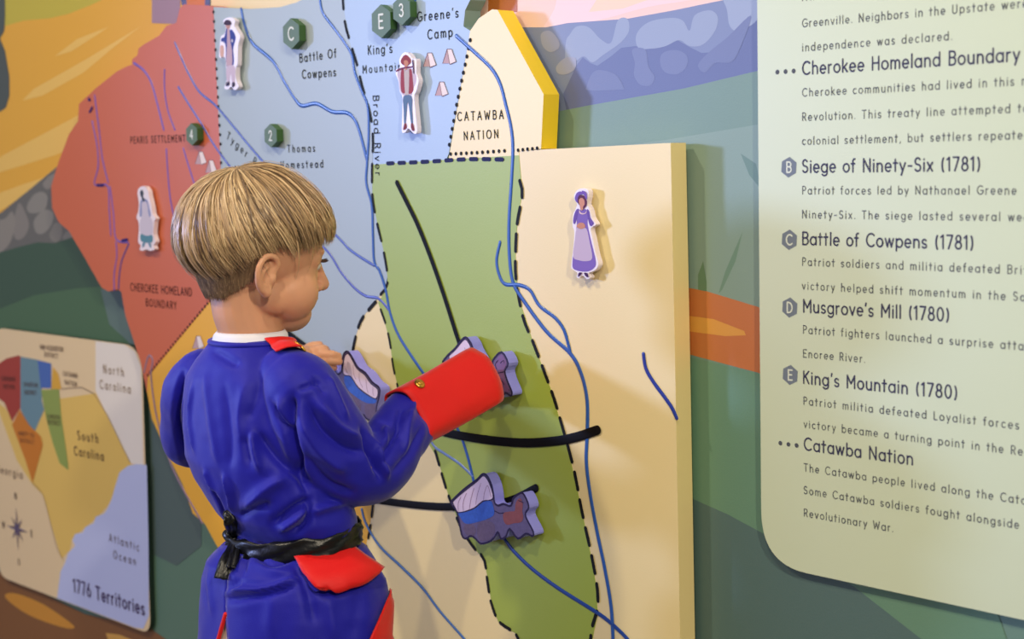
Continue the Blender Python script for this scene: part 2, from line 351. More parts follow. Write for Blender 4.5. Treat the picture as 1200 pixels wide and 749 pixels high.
terr('territory_panel', (160, 178, 70), [(437, 193), (524, 187), (608, 182), (612, 225), (606, 262), (604, 300), (606, 332), (612, 362), (624, 400), (645, 455), (664, 520), (680, 590), (692, 650), (699, 690), (700, 720), (690, 770), (680, 1010), (640, 1010), (610, 749), (603.5, 742), (585, 731), (576, 710), (573, 685), (567, 655), (554.5, 642), (540, 618), (525.5, 581), (513, 538), (490, 500), (467, 457), (461, 431), (457, 402), (450, 374), (443, 355), (454, 337), (454, 324), (449, 292), (442, 262), (436, 230)], .0011, 'leaf green panel')
terr('territory_panel', (204, 104, 66), [(250, 7.6), (243.5, 6.3), (215.6, 5), (210.5, 10), (206.7, 26.6), (195, 30.4), (186.4, 41.8), (177.5, 47), (168.7, 52), (162.3, 57), (161, 64.7), (154.7, 69.7), (154.7, 76), (149.6, 77.4), (137, 83.7), (111.6, 104), (92.6, 121.7), (91.3, 142), (81, 157), (68.5, 190), (60, 218), (61, 243.4), (68.5, 260), (81, 271), (99, 301.7), (119, 337), (127, 341.5), (138, 339), (142, 342), (147, 370), (165, 425), (172, 460), (173, 442), (247, 352), (262, 340), (258, 185), (253, 80)], .0013, 'terracotta red panel')
TF = T+.0007                                               # paint level on the face
RIV = (46, 92, 170); RVD = (40, 60, 150); RVP = (116, 88, 180)
def river(px, w, rgb, label=None):
    bm = bmesh.new(); stroke(bm, px, w, TF-.0001, .0009)
    return obj('river', bm, mat('river_paint_%02x%02x%02x' % rgb, rgb, .28, .5), rm, True, label)
rv = [
 ([(374, -20), (375, 0), (379, 16), (395, 37.4), (411, 61.4), (416, 85.5), (424, 107), (431, 125.5), (432, 160), (430, 193), (429.3, 215), (435.7, 241), (437, 276), (438.5, 306), (445, 318), (452, 340), (457, 366), (466, 391), (480, 414), (493, 433), (515, 465), (540, 511), (553.5, 557), (556, 575)], .0050, RIV),
 ([(282.7, 10.7), (286.7, 29.4), (296, 50.7), (320, 72), (333.5, 96), (346.8, 117.5), (354.8, 124), (371, 121.5), (389.6, 131), (405.6, 132), (415, 139), (421.6, 155), (429.6, 186)], .0058, RIV),
 ([(205, 50), (214, 71), (222, 88), (234, 108), (253, 124), (275, 150), (300, 180), (340, 225), (394, 276), (411.7, 294), (438, 311)], .0040, (74, 96, 178)),
 ([(209, 102), (220, 120), (236, 145), (258, 180), (300, 230), (360, 275), (384.4, 295), (399, 318), (415, 337), (429, 347), (443.7, 350), (456.5, 364)], .0040, (82, 96, 182)),
 ([(535, 42), (555, 60), (575, 79), (586, 98), (592, 120), (599, 150), (601, 176), (599.5, 210), (596.5, 260), (597, 300), (601, 330), (612, 350), (640, 388), (668, 414), (681, 438), (688, 470), (688, 510), (687, 540), (691, 575), (700, 625), (709, 668), (717, 720), (719, 790)], .0056, RIV),
 ([(586, 284), (582, 305), (585, 322), (592, 333), (608, 334), (621, 340), (632, 358), (650, 372), (660, 385), (665, 400), (668.5, 414)], .0050, RIV),
 ([(754, 415), (757, 432), (766, 448), (780, 467), (788, 479), (793, 490)], .0052, RVD),
 ([(590, 630), (602, 646), (625, 668), (655, 690), (690, 712), (712, 727), (736, 750), (752, 775)], .0056, (34, 70, 150)),
 ([(424, 597), (429, 614), (445, 640), (470, 664), (495, 689), (516, 717), (545, 750), (560, 770)], .0046, (64, 110, 170)),
 ([(502, 512), (510, 524), (520, 531), (538, 543), (554, 558)], .0040, (110, 136, 190)),
 ([(486, 12), (487, -20)], .005, RIV),
 ([(111, 112), (116, 150), (120, 185), (127, 214)], .0036, RVP), ([(108, 142), (114, 172), (115, 196), (111, 216), (126, 218), (128, 245), (130, 276)], .0036, RVP),
 ([(129, 219), (133, 250), (136, 280), (150, 284)], .0036, RVP), ([(136, 284), (137, 300), (134, 320), (134, 340)], .0032, RVP), ([(151, 286), (143, 305), (140, 322), (139, 338)], .0032, RVD),
 ([(157, 74), (168, 82), (177, 96), (184, 120), (192, 152)], .0046, RVP), ([(193, 82), (193, 105), (197, 130), (205, 152)], .0036, RVP),
 ([(195, 175), (197, 205), (200, 235), (206, 262)], .0036, RVP), ([(215, 174), (221, 194), (230, 222)], .0036, RVP),
 ([(169, 436), (173, 420), (176, 417), (179, 424), (177, 440), (182, 480), (191, 516), (202, 548), (216, 576), (231, 602), (237, 613)], .0042, (150, 120, 140)),
]
for p, w, c in rv: river(p, w, c, 'violet river line' if c == RVP else None)
for a, b, w in (((104, 116.5), (105, 117), .006), ((105, 131), (108, 126), .005), ((114, 217), (121, 217), .005), ((143, 282), (149, 281), .005)):
    bm = bmesh.new(); stroke(bm, [a, b], w, TF+.0009)
    obj('river_mark', bm, ink((58, 40, 110)), rm)
def track(px, w):
    bm = bmesh.new(); stroke(bm, px, w, TF+.0010, .0005); return obj('slider_track', bm, mat('track_black', (12, 10, 11), .6, .15), rm, True)
track([(465, 214), (478, 240), (490, 265), (505, 303), (520, 346), (536, 396), (548, 430)], .0072)
track([(333, 388), (365, 412), (410, 440), (450, 467), (485, 491), (515, 505), (560, 514), (610, 519), (650, 517), (676, 512), (700, 504)], .0118)
track([(440, 586), (470, 590), (500, 593), (530, 594), (570, 592), (600, 586), (628, 572)], .0105)
# borders
DK = (26, 26, 26)
def border(*a):
    bm = bmesh.new(); dashes(bm, *a); obj(BD[0], bm, ink(BD[1]), rm, label=BD[2])
BD = ('dashed_border', DK, None)
border([(401, -10), (404, 26), (411, 52), (418, 75), (424, 100), (434, 135), (437, 165), (436, 195), (436.5, 231), (442, 262), (449, 292), (454, 322), (453, 336), (446, 345)], .024, .018, .0046, TF+.0002)
border([(440, 354), (428, 368), (421, 380), (415, 402), (412, 420)], .020, .016, .0056, TF+.0002)
border([(446, 363), (452, 380), (457, 402), (461, 431), (467, 457)], .020, .016, .0040, TF+.0002)
border([(510, 529), (519, 560), (526, 582), (540, 618), (556, 643), (567, 655), (571, 680), (574, 700), (578, 714), (585, 729), (604, 743), (612, 760)], .019, .013, .0050, TF+.0002)
border([(609, 212), (612, 228), (606, 262), (604, 300), (605, 330), (613, 372), (625, 402), (645, 455), (656, 490), (672, 548), (682, 600), (693, 650), (700, 690), (700, 715), (694, 735), (690, 770)], .021, .014, .0052, TF+.0002)
border([(437, 590), (433, 622), (426, 655)], .020, .014, .0045, TF+.0002)
border([(245, 347), (251, 365), (262, 388)], .018, .012, .0045, TF+.0002)
BD = ('dashed_border', (38, 40, 84), 'navy dashed border')
border([(454, 191.5), (500, 189.5), (550, 186.5), (594, 187)], .012, .012, .0054, TF+.0002)
BD = ('dotted_border', DK, None)
border([(250, 14), (252, 50), (255, 110), (259, 190), (262, 330)], 0, .0145, .0052, TF+.0002)
border([(246, 352), (210, 395), (172, 441)], 0, .0092, .0046, TF+.0002)
border([(551, 47), (545, 76), (536, 118), (525, 178)], 0, .0108, .0056, TF+.0002)
border([(528, 180.5), (560, 178.8), (594, 176.5)], 0, .0102, .0050, TF+.0002)
border([(607, 176), (630, 173.6)], 0, .0085, .0046, TF+.0002)
INK = TF+.0001
def place_name(rgb, *lines):
    bm = bmesh.new()
    for l in lines: text_px(bm, *l)
    obj('lettering', bm, ink(rgb), rm)
TX = (28, 30, 34)
place_name(TX, ('Battle Of', (351, 73), (394, 67), .0118, INK, .13), ('Cowpens', (354, 92), (393.5, 89), .0118, INK, .13))
place_name(TX, ('Thomas', (337, 178.5), (369, 177.5), .0104, INK, .13), ('Homestead', (329, 197.5), (378.5, 196), .0104, INK, .13))
place_name(TX, ("King's", (431, 64), (459.5, 61.5), .0120, INK, .13), ('Mountain', (425, 86), (470, 82), .0104, INK, .13))
place_name(TX, ("Greene's", (489, 25), (537, 20), .0120, INK, .13), ('Camp', (501, 46), (530, 42.5), .0120, INK, .13))
place_name(TX, ('Broad River', (437, 112), (440, 206), .0125, INK, .12))
place_name(TX, ('Tyger R.', (265, 162), (302, 198), .0120, INK, .11))
place_name(TX, ('CATAWBA', (536, 141.5), (590, 139), .0108, INK, .14), ('NATION', (543.5, 164), (584, 161.5), .0104, INK, .14))
place_name(TX, ('PEARIS SETTLEMENT', (153, 168), (217, 166), .0105, INK, .16))
place_name((70, 34, 30), ('CHEROKEE HOMELAND', (153, 340.5), (225, 347), .0125, INK, .15), ('BOUNDARY', (171, 358.5), (207, 362.5), .0120, INK, .15))
def tent(x, y, s):                                         # little printed tent
    bm = bmesh.new()
    ply(bm, wpx([(x-6*s, y+7*s), (x-1*s, y-9*s), (x+1*s, y-8*s), (x+1.5*s, y+7*s)], INK), INK, 1)
    ply(bm, wpx([(x-1*s, y-9*s), (x+4*s, y-9*s), (x+9*s, y+5*s), (x+2*s, y+8*s)], INK+.0001), INK+.0001, 0)
    stroke(bm, [(x-1*s, y-9*s), (x+4*s, y-9*s), (x+9*s, y+5*s), (x+2*s, y+8*s), (x-1*s, y-9*s), (x-6*s, y+7*s)], .0008, INK+.0002, 0, 2, 1)
    obj('tent_print', bm, [ink((240, 226, 228)), ink((196, 166, 176)), ink((120, 90, 100))], rm)
for q in ((502, 71, 1), (525, 67, 1.05), (516, 105, 1), (234, 186, .9), (246, 196, .9), (231, 402, .9)): tent(*q)

# ------------------------------------------------------------------ hexagon markers on the map
def marker(x, y, r, letter, label):
    c = P(x, y, T+.013); r = r*(c-CAM).dot(FWD)/FPX
    t = thing('hexagon_marker', label, 'marker', (c.x, -TF, c.z), 'hexagon markers on the wall map')
    pts = [(c.x+r*math.sin(math.radians(60*k)), c.z+r*math.cos(math.radians(60*k))) for k in range(6)]
    bm = bmesh.new(); slab(bm, pts, TF+.0002, T+.013, 0, 1)
    o = obj('plate', bm, [mat('marker_face', (92, 116, 84), .5, .4), mat('marker_side', (58, 96, 44), .4)], t)
    bm = bmesh.new(); h = r*.80; w = G[letter][0]*h
    for st in G[letter][1]: strokew(bm, [(c.x-w/2+a*h, c.z-h/2+b*h) for a, b in st], h*.16, T+.0134)
    obj('letter', bm, ink((226, 232, 228)), t)
marker(341, 39.5, 18, 'C', 'green hexagon marker with white letter C above Battle Of Cowpens')
marker(446.5, 25, 19.5, 'E', "green hexagon marker with white letter E above King's Mountain")
marker(470.5, 12, 17.5, '3', "green hexagon marker with white number 3 beside Greene's Camp")
marker(317, 159, 13.8, '2', 'small green hexagon marker with white number 2 beside Thomas Homestead')
marker(224.5, 157.5, 13.2, '4', 'small green hexagon marker with white number 4 on the red territory')

# ------------------------------------------------------------------ standing figure cutouts on the map
def cutout(label, outline, prints, rim=.010):
    c = P(*outline[len(outline)//2], TF)
    t = thing('figure_cutout', label, 'cutout', (c.x, -TF, c.z), 'printed figure cutouts on the wall map')
    f0 = TF+.011; px = cr(outline, 4, True)
    bm = bmesh.new(); slab(bm, wpx(px, f0), TF+.003, f0); obj('backing_board', bm, mat('white_board', (236, 226, 236), .35), t)
    bm = bmesh.new(); ms = []; ix = {}; o = f0+.0001
    for col, pp in prints:
        if col not in ix: ix[col] = len(ms); ms.append(ink(col))
        o += .00008; ply(bm, wpx(cr(pp, 3, True), o), o, ix[col])
    obj('printed_figure', bm, ms, t)
    bm = bmesh.new(); s = wpx([(sum(p[0] for p in outline)/len(outline), sum(p[1] for p in outline)/len(outline))], TF)[0]
    slab(bm, [(s[0]+.006*math.cos(k*.785), s[1]+.02*math.sin(k*.785)) for k in range(8)], TF+.0002, TF+.003); obj('spacer', bm, mat('white_board', (236, 226, 236)), t)
def Z(ox, oy, s, pts): return [(ox+x/s, oy+y/s) for x, y in pts]
z = lambda pts: Z(655, 215, 6.233, pts)
cutout('lady in purple dress and bonnet, printed cutout standing on the cream panel',
 z([(112, 80), (140, 45), (180, 36), (212, 50), (215, 95), (205, 150), (225, 190), (240, 250), (268, 300), (232, 330), (245, 400), (270, 520), (288, 590), (262, 635), (215, 655), (228, 685), (205, 700), (172, 672), (145, 694), (128, 678), (135, 655), (98, 625), (90, 600), (108, 440), (112, 350), (100, 310), (103, 230), (120, 190), (132, 150), (112, 115)]),
 [((128, 104, 186), z([(136, 185), (160, 195), (200, 190), (215, 240), (210, 300), (240, 440), (270, 570), (255, 620), (200, 645), (130, 635), (98, 600), (115, 440), (130, 300), (128, 230)])),
  ((196, 178, 206), z([(128, 330), (150, 322), (200, 330), (225, 430), (243, 545), (200, 568), (140, 560), (104, 535), (115, 420)])),
  ((110, 86, 170), z([(125, 195), (140, 190), (132, 250), (118, 295), (104, 285), (108, 240)])), ((110, 86, 170), z([(205, 190), (222, 205), (230, 250), (255, 290), (230, 312), (212, 260)])),
  ((226, 196, 200), z([(150, 195), (162, 215), (192, 216), (200, 195), (198, 218), (170, 226), (150, 216)])), ((200, 140, 120), z([(128, 310), (150, 288), (180, 290), (192, 318), (165, 332), (140, 326)])),
  ((96, 52, 82), z([(124, 120), (145, 90), (180, 88), (205, 130), (200, 165), (170, 190), (150, 160), (136, 140)])), ((206, 146, 128), z([(146, 122), (165, 105), (184, 120), (188, 150), (176, 170), (176, 192), (160, 196), (152, 165)])),
  ((120, 92, 180), z([(116, 105), (130, 70), (158, 58), (180, 75), (150, 85), (136, 115), (138, 142), (122, 128)])), ((120, 92, 180), z([(165, 55), (190, 58), (204, 80), (202, 120), (184, 88)])),
  ((70, 40, 90), z([(145, 652), (170, 654), (140, 682)])), ((70, 40, 90), z([(182, 654), (208, 656), (215, 682), (200, 682)]))])
z = lambda pts: Z(455, 55, 6.8, pts)
cutout("frontiersman in red vest carrying a rifle, printed cutout below King's Mountain",
 z([(88, 110), (105, 65), (135, 42), (170, 62), (190, 95), (218, 95), (224, 140), (222, 205), (240, 270), (222, 350), (205, 400), (215, 520), (228, 670), (205, 690), (160, 650), (135, 680), (108, 670), (112, 520), (112, 400), (92, 355), (80, 270), (60, 215), (62, 180), (92, 165)]),
 [((206, 190, 210), z([(95, 170), (170, 165), (215, 210), (222, 275), (195, 340), (185, 385), (130, 392), (95, 350), (85, 270), (72, 215)])),
  ((158, 74, 88), z([(104, 180), (122, 178), (138, 260), (134, 365), (104, 355), (98, 270)])), ((158, 74, 88), z([(160, 190), (184, 180), (195, 260), (200, 340), (180, 372), (158, 362), (156, 260)])),
  ((196, 184, 186), z([(126, 175), (145, 200), (166, 175), (160, 380), (135, 380)])),
  ((98, 124, 160), z([(120, 395), (186, 393), (190, 500), (196, 610), (182, 612), (165, 480), (155, 440), (148, 500), (138, 612), (126, 610), (122, 500)])),
  ((128, 62, 74), z([(128, 612), (144, 612), (146, 645), (126, 662), (118, 655)])), ((128, 62, 74), z([(180, 612), (197, 612), (208, 660), (196, 670), (182, 650)])),
  ((150, 70, 80), z([(98, 118), (112, 82), (138, 62), (168, 85), (180, 115), (160, 145), (120, 145)])), ((202, 140, 120), z([(124, 112), (150, 108), (160, 135), (146, 158), (148, 180), (134, 180), (130, 156)])),
  ((126, 62, 92), z([(62, 188), (100, 166), (190, 152), (190, 162), (105, 176), (66, 198)])), ((90, 70, 100), z([(190, 108), (200, 110), (206, 200), (198, 205)]))])
z = lambda pts: Z(250, 10, 6.8, pts)
cutout('soldier in blue coat and tricorn hat, printed cutout left of marker C',
 z([(80, 95), (105, 75), (140, 72), (172, 95), (165, 135), (180, 165), (212, 225), (196, 300), (192, 440), (180, 470), (180, 560), (200, 620), (170, 650), (140, 622), (115, 645), (88, 632), (105, 570), (102, 470), (92, 390), (50, 392), (48, 330), (60, 225), (85, 205), (100, 150), (84, 125)]),
 [((66, 80, 160), z([(104, 155), (130, 170), (150, 170), (178, 225), (165, 290), (158, 330), (162, 445), (105, 460), (98, 300), (78, 265), (62, 262), (66, 235), (88, 225)])),
  ((196, 170, 190), z([(112, 150), (128, 160), (136, 260), (148, 330), (148, 450), (104, 452), (108, 300)])), ((206, 190, 214), z([(104, 470), (170, 462), (168, 580), (150, 590), (138, 520), (126, 588), (110, 588)])),
  ((216, 176, 170), z([(54, 300), (80, 300), (80, 380), (56, 380)])), ((196, 150, 150), z([(98, 128), (132, 128), (128, 158), (108, 158)])),
  ((74, 60, 84), z([(82, 118), (100, 92), (132, 95), (144, 120), (132, 132), (96, 132)])), ((210, 206, 226), z([(145, 245), (156, 250), (154, 270), (144, 266)])),
  ((66, 60, 92), z([(104, 588), (128, 585), (126, 610), (100, 618)])), ((66, 60, 92), z([(150, 590), (168, 588), (170, 615), (150, 628)]))])
z = lambda pts: Z(150, 215, 8.8, pts)
cutout('woman in white apron and teal skirt, printed cutout on the red territory',
 z([(98, 90), (125, 38), (170, 30), (205, 75), (218, 140), (240, 230), (255, 320), (284, 360), (270, 400), (262, 520), (282, 600), (262, 640), (272, 680), (230, 695), (185, 680), (150, 695), (120, 680), (130, 640), (104, 600), (112, 480), (108, 400), (88, 350), (105, 290), (112, 200)]),
 [((142, 150, 196), z([(130, 180), (160, 160), (200, 175), (222, 260), (236, 330), (218, 345), (200, 260), (150, 260), (142, 340), (120, 335), (122, 260)])),
  ((204, 196, 214), z([(142, 200), (195, 200), (215, 330), (252, 390), (250, 530), (190, 545), (130, 520), (122, 400), (145, 330)])),
  ((92, 140, 160), z([(132, 520), (190, 542), (250, 535), (250, 605), (180, 610), (132, 590)])),
  ((60, 70, 90), z([(125, 85), (145, 65), (160, 100), (155, 140), (175, 165), (158, 190), (145, 160), (128, 120)])),
  ((120, 150, 176), z([(150, 612), (178, 608), (165, 650), (148, 656)])), ((120, 150, 176), z([(205, 608), (230, 606), (240, 655), (222, 655)]))])

# ------------------------------------------------------------------ wagon sliders on the tracks
SL = mat('slider_side', (146, 146, 238), .5, .4, .2, 500)
SF = mat('slider_face', (100, 88, 128), .55, .4, .3, 900, .25, 220)
CAN = ink((226, 206, 228)); WB = mat('wagon_blue', (46, 92, 190), .5, .4, 0, 1, .3, 250); HB = mat('horse_brown', (140, 74, 72), .5, .4, 0, 1, .2, 200)
OUT = ink((48, 40, 74)); FOLD = ink((150, 116, 150)); WH = mat('wheel_print', (104, 88, 116), .6, .3, 0, 1, .3, 260)
SO = TF+.0215; SB = TF+.0035
def slider(label, outline, canvas, folds, body, wheels, horse, marks=(), hcol=HB):
    c = P(outline[0][0], outline[0][1], TF)
    t = thing('wagon_slider', label, 'wagon toy', (c.x, -TF, c.z), 'wagon sliders on the black tracks')
    px = cr(outline, 3, True)
    bm = bmesh.new(); slab(bm, wpx(px, SO), SB, SO, 0, 1)
    o = obj('wagon_board', bm, [SF, SL], t)
    bm = bmesh.new(); stroke(bm, outline+[outline[0]], .0028, SO+.0003, 0, 0, 3); obj('outline_print', bm, OUT, t)
    if canvas:
        bm = bmesh.new(); ply(bm, wpx(cr(canvas, 3, True), SO+.0004), SO+.0004, 0)
        for f in folds: stroke(bm, f, .0008, SO+.0005, 0, 1)
        stroke(bm, canvas+[canvas[0]], .0012, SO+.0006, 0, 2, 3)
        obj('canvas_cover_print', bm, [CAN, FOLD, OUT], t)
    if body:
        bm = bmesh.new(); ply(bm, wpx(cr(body, 3, True), SO+.0003), SO+.0003); obj('wagon_box_print', bm, WB, t)
    if wheels:
        bm = bmesh.new()
        for w in wheels: ply(bm, wpx(cr(w, 4, True), SO+.00025), SO+.00025)
        obj('wheel_print', bm, WH, t)
    if horse:
        bm = bmesh.new(); ply(bm, wpx(cr(horse, 3, True), SO+.0003), SO+.0003, 0)
        for f in marks: stroke(bm, f, .0010, SO+.0005, 0, 1)
        obj('horse_print', bm, [hcol, OUT], t)
    # the peg that runs in the track
    m = wpx([(sum(p[0] for p in outline)/len(outline), sum(p[1] for p in outline)/len(outline))], TF)[0]
    bm = bmesh.new(); slab(bm, [(m[0]+.004*math.cos(k*.524), m[1]+.004*math.sin(k*.524)) for k in range(12)], TF+.0005, SB); obj('peg', bm, mat('track_black', (14, 11, 12)), t)
    return t
z = lambda pts: Z(515, 540, 6.808, pts)
slider('purple covered wagon with brown horse on the lowest track',
 z([(90, 330), (130, 288), (215, 212), (300, 150), (345, 106), (382, 122), (415, 190), (432, 270), (440, 335), (470, 358), (510, 345), (562, 362), (580, 335), (590, 300), (636, 262), (668, 262), (700, 320), (712, 376), (688, 415), (694, 460), (748, 565), (742, 602), (690, 582), (625, 622), (560, 545), (530, 605), (490, 622), (466, 570), (440, 610), (400, 645), (330, 662), (290, 625), (250, 600), (210, 622), (176, 590), (142, 420), (98, 350)]),
 z([(104, 330), (150, 285), (220, 228), (300, 165), (345, 122), (375, 140), (405, 200), (428, 290), (400, 315), (345, 322), (280, 375), (200, 405), (150, 412), (130, 385)]),
 [z([(150, 400), (150, 340), (170, 290)]), z([(190, 395), (190, 330), (215, 260)]), z([(240, 385), (250, 310), (275, 220)]), z([(290, 350), (300, 280), (330, 180)]), z([(352, 310), (360, 250), (385, 200), (412, 290)])],
 z([(150, 420), (210, 410), (285, 380), (350, 328), (410, 322), (428, 360), (435, 430), (380, 465), (300, 490), (230, 505), (190, 490), (165, 450)]),
 [z([(200, 520), (250, 505), (290, 540), (280, 590), (230, 600), (196, 560)]), z([(310, 510), (370, 480), (430, 500), (440, 570), (400, 630), (330, 640), (300, 580)])],
 z([(510, 420), (560, 405), (600, 400), (605, 350), (620, 315), (645, 300), (665, 345), (660, 400), (668, 450), (650, 490), (590, 500), (540, 512), (512, 480)]),
 [z([(630, 318), (650, 326), (668, 335)]), z([(440, 400), (480, 420), (512, 415)])])
z = lambda pts: Z(510, 380, 6.81, pts)
slider('purple covered wagon with plum horse under the red cuff',
 z([(60, 300), (100, 248), (160, 192), (215, 122), (248, 106), (285, 150), (305, 200), (345, 270), (380, 330), (430, 350), (455, 335), (462, 285), (530, 222), (582, 312), (556, 372), (575, 450), (612, 540), (602, 572), (560, 548), (520, 590), (470, 560), (400, 590), (330, 600), (260, 620), (180, 560), (110, 480)]),
 z([(110, 252), (165, 200), (218, 135), (245, 122), (272, 158), (290, 200), (310, 280), (250, 320), (170, 350), (120, 330)]),
 [z([(235, 190), (238, 198)]), z([(275, 180), (276, 188)])],
 z([(120, 340), (180, 350), (310, 290), (340, 380), (200, 450), (140, 420)]), [],
 z([(480, 350), (480, 300), (530, 240), (568, 312), (545, 370), (560, 450), (598, 535), (540, 530), (510, 480), (470, 400)]),
 [z([(500, 290), (480, 320), (490, 360)]), z([(440, 360), (480, 390), (555, 378)]), z([(500, 470), (530, 455), (550, 480)]), z([(528, 500), (532, 508)]), z([(586, 522), (590, 528)]), z([(520, 310), (545, 290), (550, 310)])],
 mat('horse_plum', (120, 86, 136), .5, .4, 0, 1, .2, 200))
z = lambda pts: Z(385, 395, 6.247, pts)
slider('purple covered wagon tilted down, beside the child\'s left hand',
 z([(98, 180), (112, 122), (140, 106), (172, 145), (215, 222), (270, 262), (320, 330), (372, 372), (372, 430), (352, 510), (346, 590), (312, 614), (272, 592), (258, 572), (236, 602), (204, 602), (140, 530), (90, 420), (40, 370), (-20, 330), (-80, 300), (-110, 200), (-60, 110), (-20, 150), (20, 200), (60, 270), (95, 250)]),
 z([(108, 200), (120, 140), (142, 122), (166, 155), (208, 232), (262, 275), (310, 342), (360, 385), (350, 450), (300, 430), (220, 370), (165, 290), (120, 280), (104, 250)]),
 [z([(112, 215), (118, 190), (128, 240), (138, 262)]), z([(180, 210), (185, 270), (200, 310)]), z([(225, 260), (228, 320), (250, 370)]), z([(275, 310), (280, 370), (290, 410)]), z([(325, 370), (326, 410), (330, 430)])],
 z([(114, 290), (160, 290), (215, 375), (300, 438), (346, 452), (340, 485), (270, 480), (190, 430), (130, 370)]),
 [z([(130, 400), (200, 440), (235, 500), (225, 580), (180, 570), (140, 500)]), z([(270, 500), (335, 500), (335, 580), (300, 600), (268, 560)])], None)

# ------------------------------------------------------------------ left sign: small map
def rounded(px, off, r, n=8):                              # wall-space corners -> rounded outline
    q = [np.array(p) for p in wpx(px, off)]; out = []
    for i in range(len(q)):
        a, b, c = q[i-1], q[i], q[(i+1) % len(q)]; d1 = (a-b)/np.linalg.norm(a-b); d2 = (c-b)/np.linalg.norm(c-b)
        p0, p1 = b+d1*r[i], b+d2*r[i]
        for k in range(n+1):
            t = k/n; out.append(tuple((1-t)**2*p0+2*t*(1-t)*b*.0+2*t*(1-t)*(b)+t*t*p1))
    return out
LO = .012
ls = thing('map_sign', 'cream wall sign with a small map titled 1776 Territories', 'sign', P(80, 560, 0))
bm = bmesh.new(); slab(bm, rounded([(-9, 383.4), (166, 406), (176.5, 743.5), (-2, 675)], LO, [.05, .055, .03, .04]), MO, LO, 0, 1)
obj('sign_board', bm, [mat('sign_cream', (234, 210, 168), .32), mat('sign_edge', (40, 62, 52), .4)], ls)
bm = bmesh.new(); o = LO
LM = [((234, 228, 222), [(112, 400), (146, 404), (158, 412), (165, 430), (168, 545), (152, 543), (112, 458)]),
      ((228, 194, 108), [(-6, 470), (6, 478), (12, 488), (17, 500), (26, 497), (48, 486), (52, 470), (112, 461), (154, 544), (141, 552), (134, 575), (128, 590), (120, 600), (112, 608), (100, 618), (92, 625), (84, 632), (82, 645), (72, 655), (58, 608), (50, 580), (38, 568), (20, 540)]),
      ((190, 200, 242), [(172, 545), (160, 544), (150, 546), (140, 554), (135, 570), (131, 585), (126, 596), (122, 602), (112, 606), (110, 613), (100, 618), (97, 624), (88, 626), (85, 633), (88, 640), (80, 648), (76, 660), (71, 670), (67, 701), (100, 713.5), (158, 735.5), (168, 737), (174.5, 722), (174, 640)]),
      ((166, 70, 62), [(-8, 430), (8, 420), (22, 416.5), (24, 418), (24, 478), (14, 494), (5, 472), (-8, 462)]),
      ((112, 146, 162), [(24, 418), (45, 422), (49, 452), (49, 470), (52, 480), (41, 505), (34, 500), (24, 480)]),
      ((80, 112, 184), [(44, 422), (60, 426), (60, 455), (48, 455)]),
      ((220, 172, 72), [(62, 430), (68, 438), (72, 456), (60, 456)]),
      ((146, 164, 90), [(48, 457), (69, 456), (72, 490), (80, 545), (80, 551), (70, 543), (62, 520), (54, 490)]),
      ((204, 128, 54), [(23, 480), (34, 498), (48, 512), (50, 522), (38, 566), (30, 540), (14, 498)])]
ms = [ink(c) for c, _ in LM]
MLO = LO
for i, (c, pp) in enumerate(LM): MLO += .0001; ply(bm, wpx(pp, MLO), MLO, i)
for m in ms: m.node_tree.nodes['Principled BSDF'].inputs['Roughness'].default_value = .34
obj('printed_map', bm, ms, ls)
bm = bmesh.new(); o = MLO+.0003
for pp in ([(72, 456), (110, 461.5), (152, 542)], [(38, 566), (50, 580), (57, 605), (66, 640), (74, 656)]): stroke(bm, pp, .0014, o, 0, 0, 3)
text_px(bm, 'North', (121, 437), (145, 441), .0150, o, .12); text_px(bm, 'Carolina', (117, 455), (153, 461), .0150, o, .12)
obj('border_line', bm, ink((150, 126, 100)), ls)
LW = []
text_px = (lambda f: lambda bm, *a: LW.append(a) if bm is None else f(bm, *a))(text_px)
text_px(bm := None, 'South', (91, 515), (115, 519), .0160, o, .13); text_px(bm, 'Carolina', (87, 533), (121.5, 540), .0160, o, .13)
text_px(bm, 'Georgia', (-4, 553), (26, 561), .0150, o, .12)
text_px(bm, 'Atlantic', (128, 634), (163, 646), .0140, o, .11); text_px(bm, 'Ocean', (133, 654), (159, 662.5), .0140, o, .11)
for s, a, b in (('NEW ACQUISITION', (47, 409), (74, 412)), ('DISTRICT', (52, 417.5), (68, 420)), ('CHEROKEE', (2, 446), (18, 447)), ('NATION', (4, 455), (17, 456)), ('SPARTAN', (28, 453), (44, 454)), ('DISTRICT', (29, 462), (43, 463)),
                ('CAMDEN', (55, 490), (70, 492)), ('DISTRICT', (56, 497), (71, 499)), ('NINETY SIX', (22, 510), (40, 513)), ('DISTRICT', (24, 518), (40, 521)), ('CATAWBA', (74, 440), (91, 443)), ('NATION', (76, 450), (90, 453))):
    text_px(bm, s, a, b, .0078, o, .16)
for a in LW: bm = bmesh.new(); text_px(bm, *a); obj('lettering', bm, ink((92, 66, 60)), ls)
bm = bmesh.new(); text_px(bm, '1776 Territories', (86, 693), (169.5, 721), .0235, o, .16); obj('title', bm, ink((72, 52, 96)), ls, label='dark violet title lettering')
bm = bmesh.new(); cx, cz = wpx([(20, 620)], o)[0]; s = .00165
for k in range(8):
    a = math.radians(45*k); L = (27 if k % 2 == 0 else 19)*s; wv = 4.2*s
    for sg, mi in ((1, 0), (-1, 1)):
        b = a+sg*math.radians(22.5)
        ply(bm, [(cx, cz), (cx+L*math.sin(a), cz+L*math.cos(a)), (cx+wv*1.3*math.sin(b), cz+wv*1.3*math.cos(b))], o+.0001*(k % 2), mi)
for ch, dx, dz in (('N', 0, 40), ('S', 0, -40), ('W', -36, 0), ('E', 36, 0)):
    for st in G[ch][1]: strokew(bm, [(cx+dx*s+(a-.35)*6*s, cz+dz*s+(b-.5)*7*s) for a, b in st], 1.2*s, o, 0, 0)
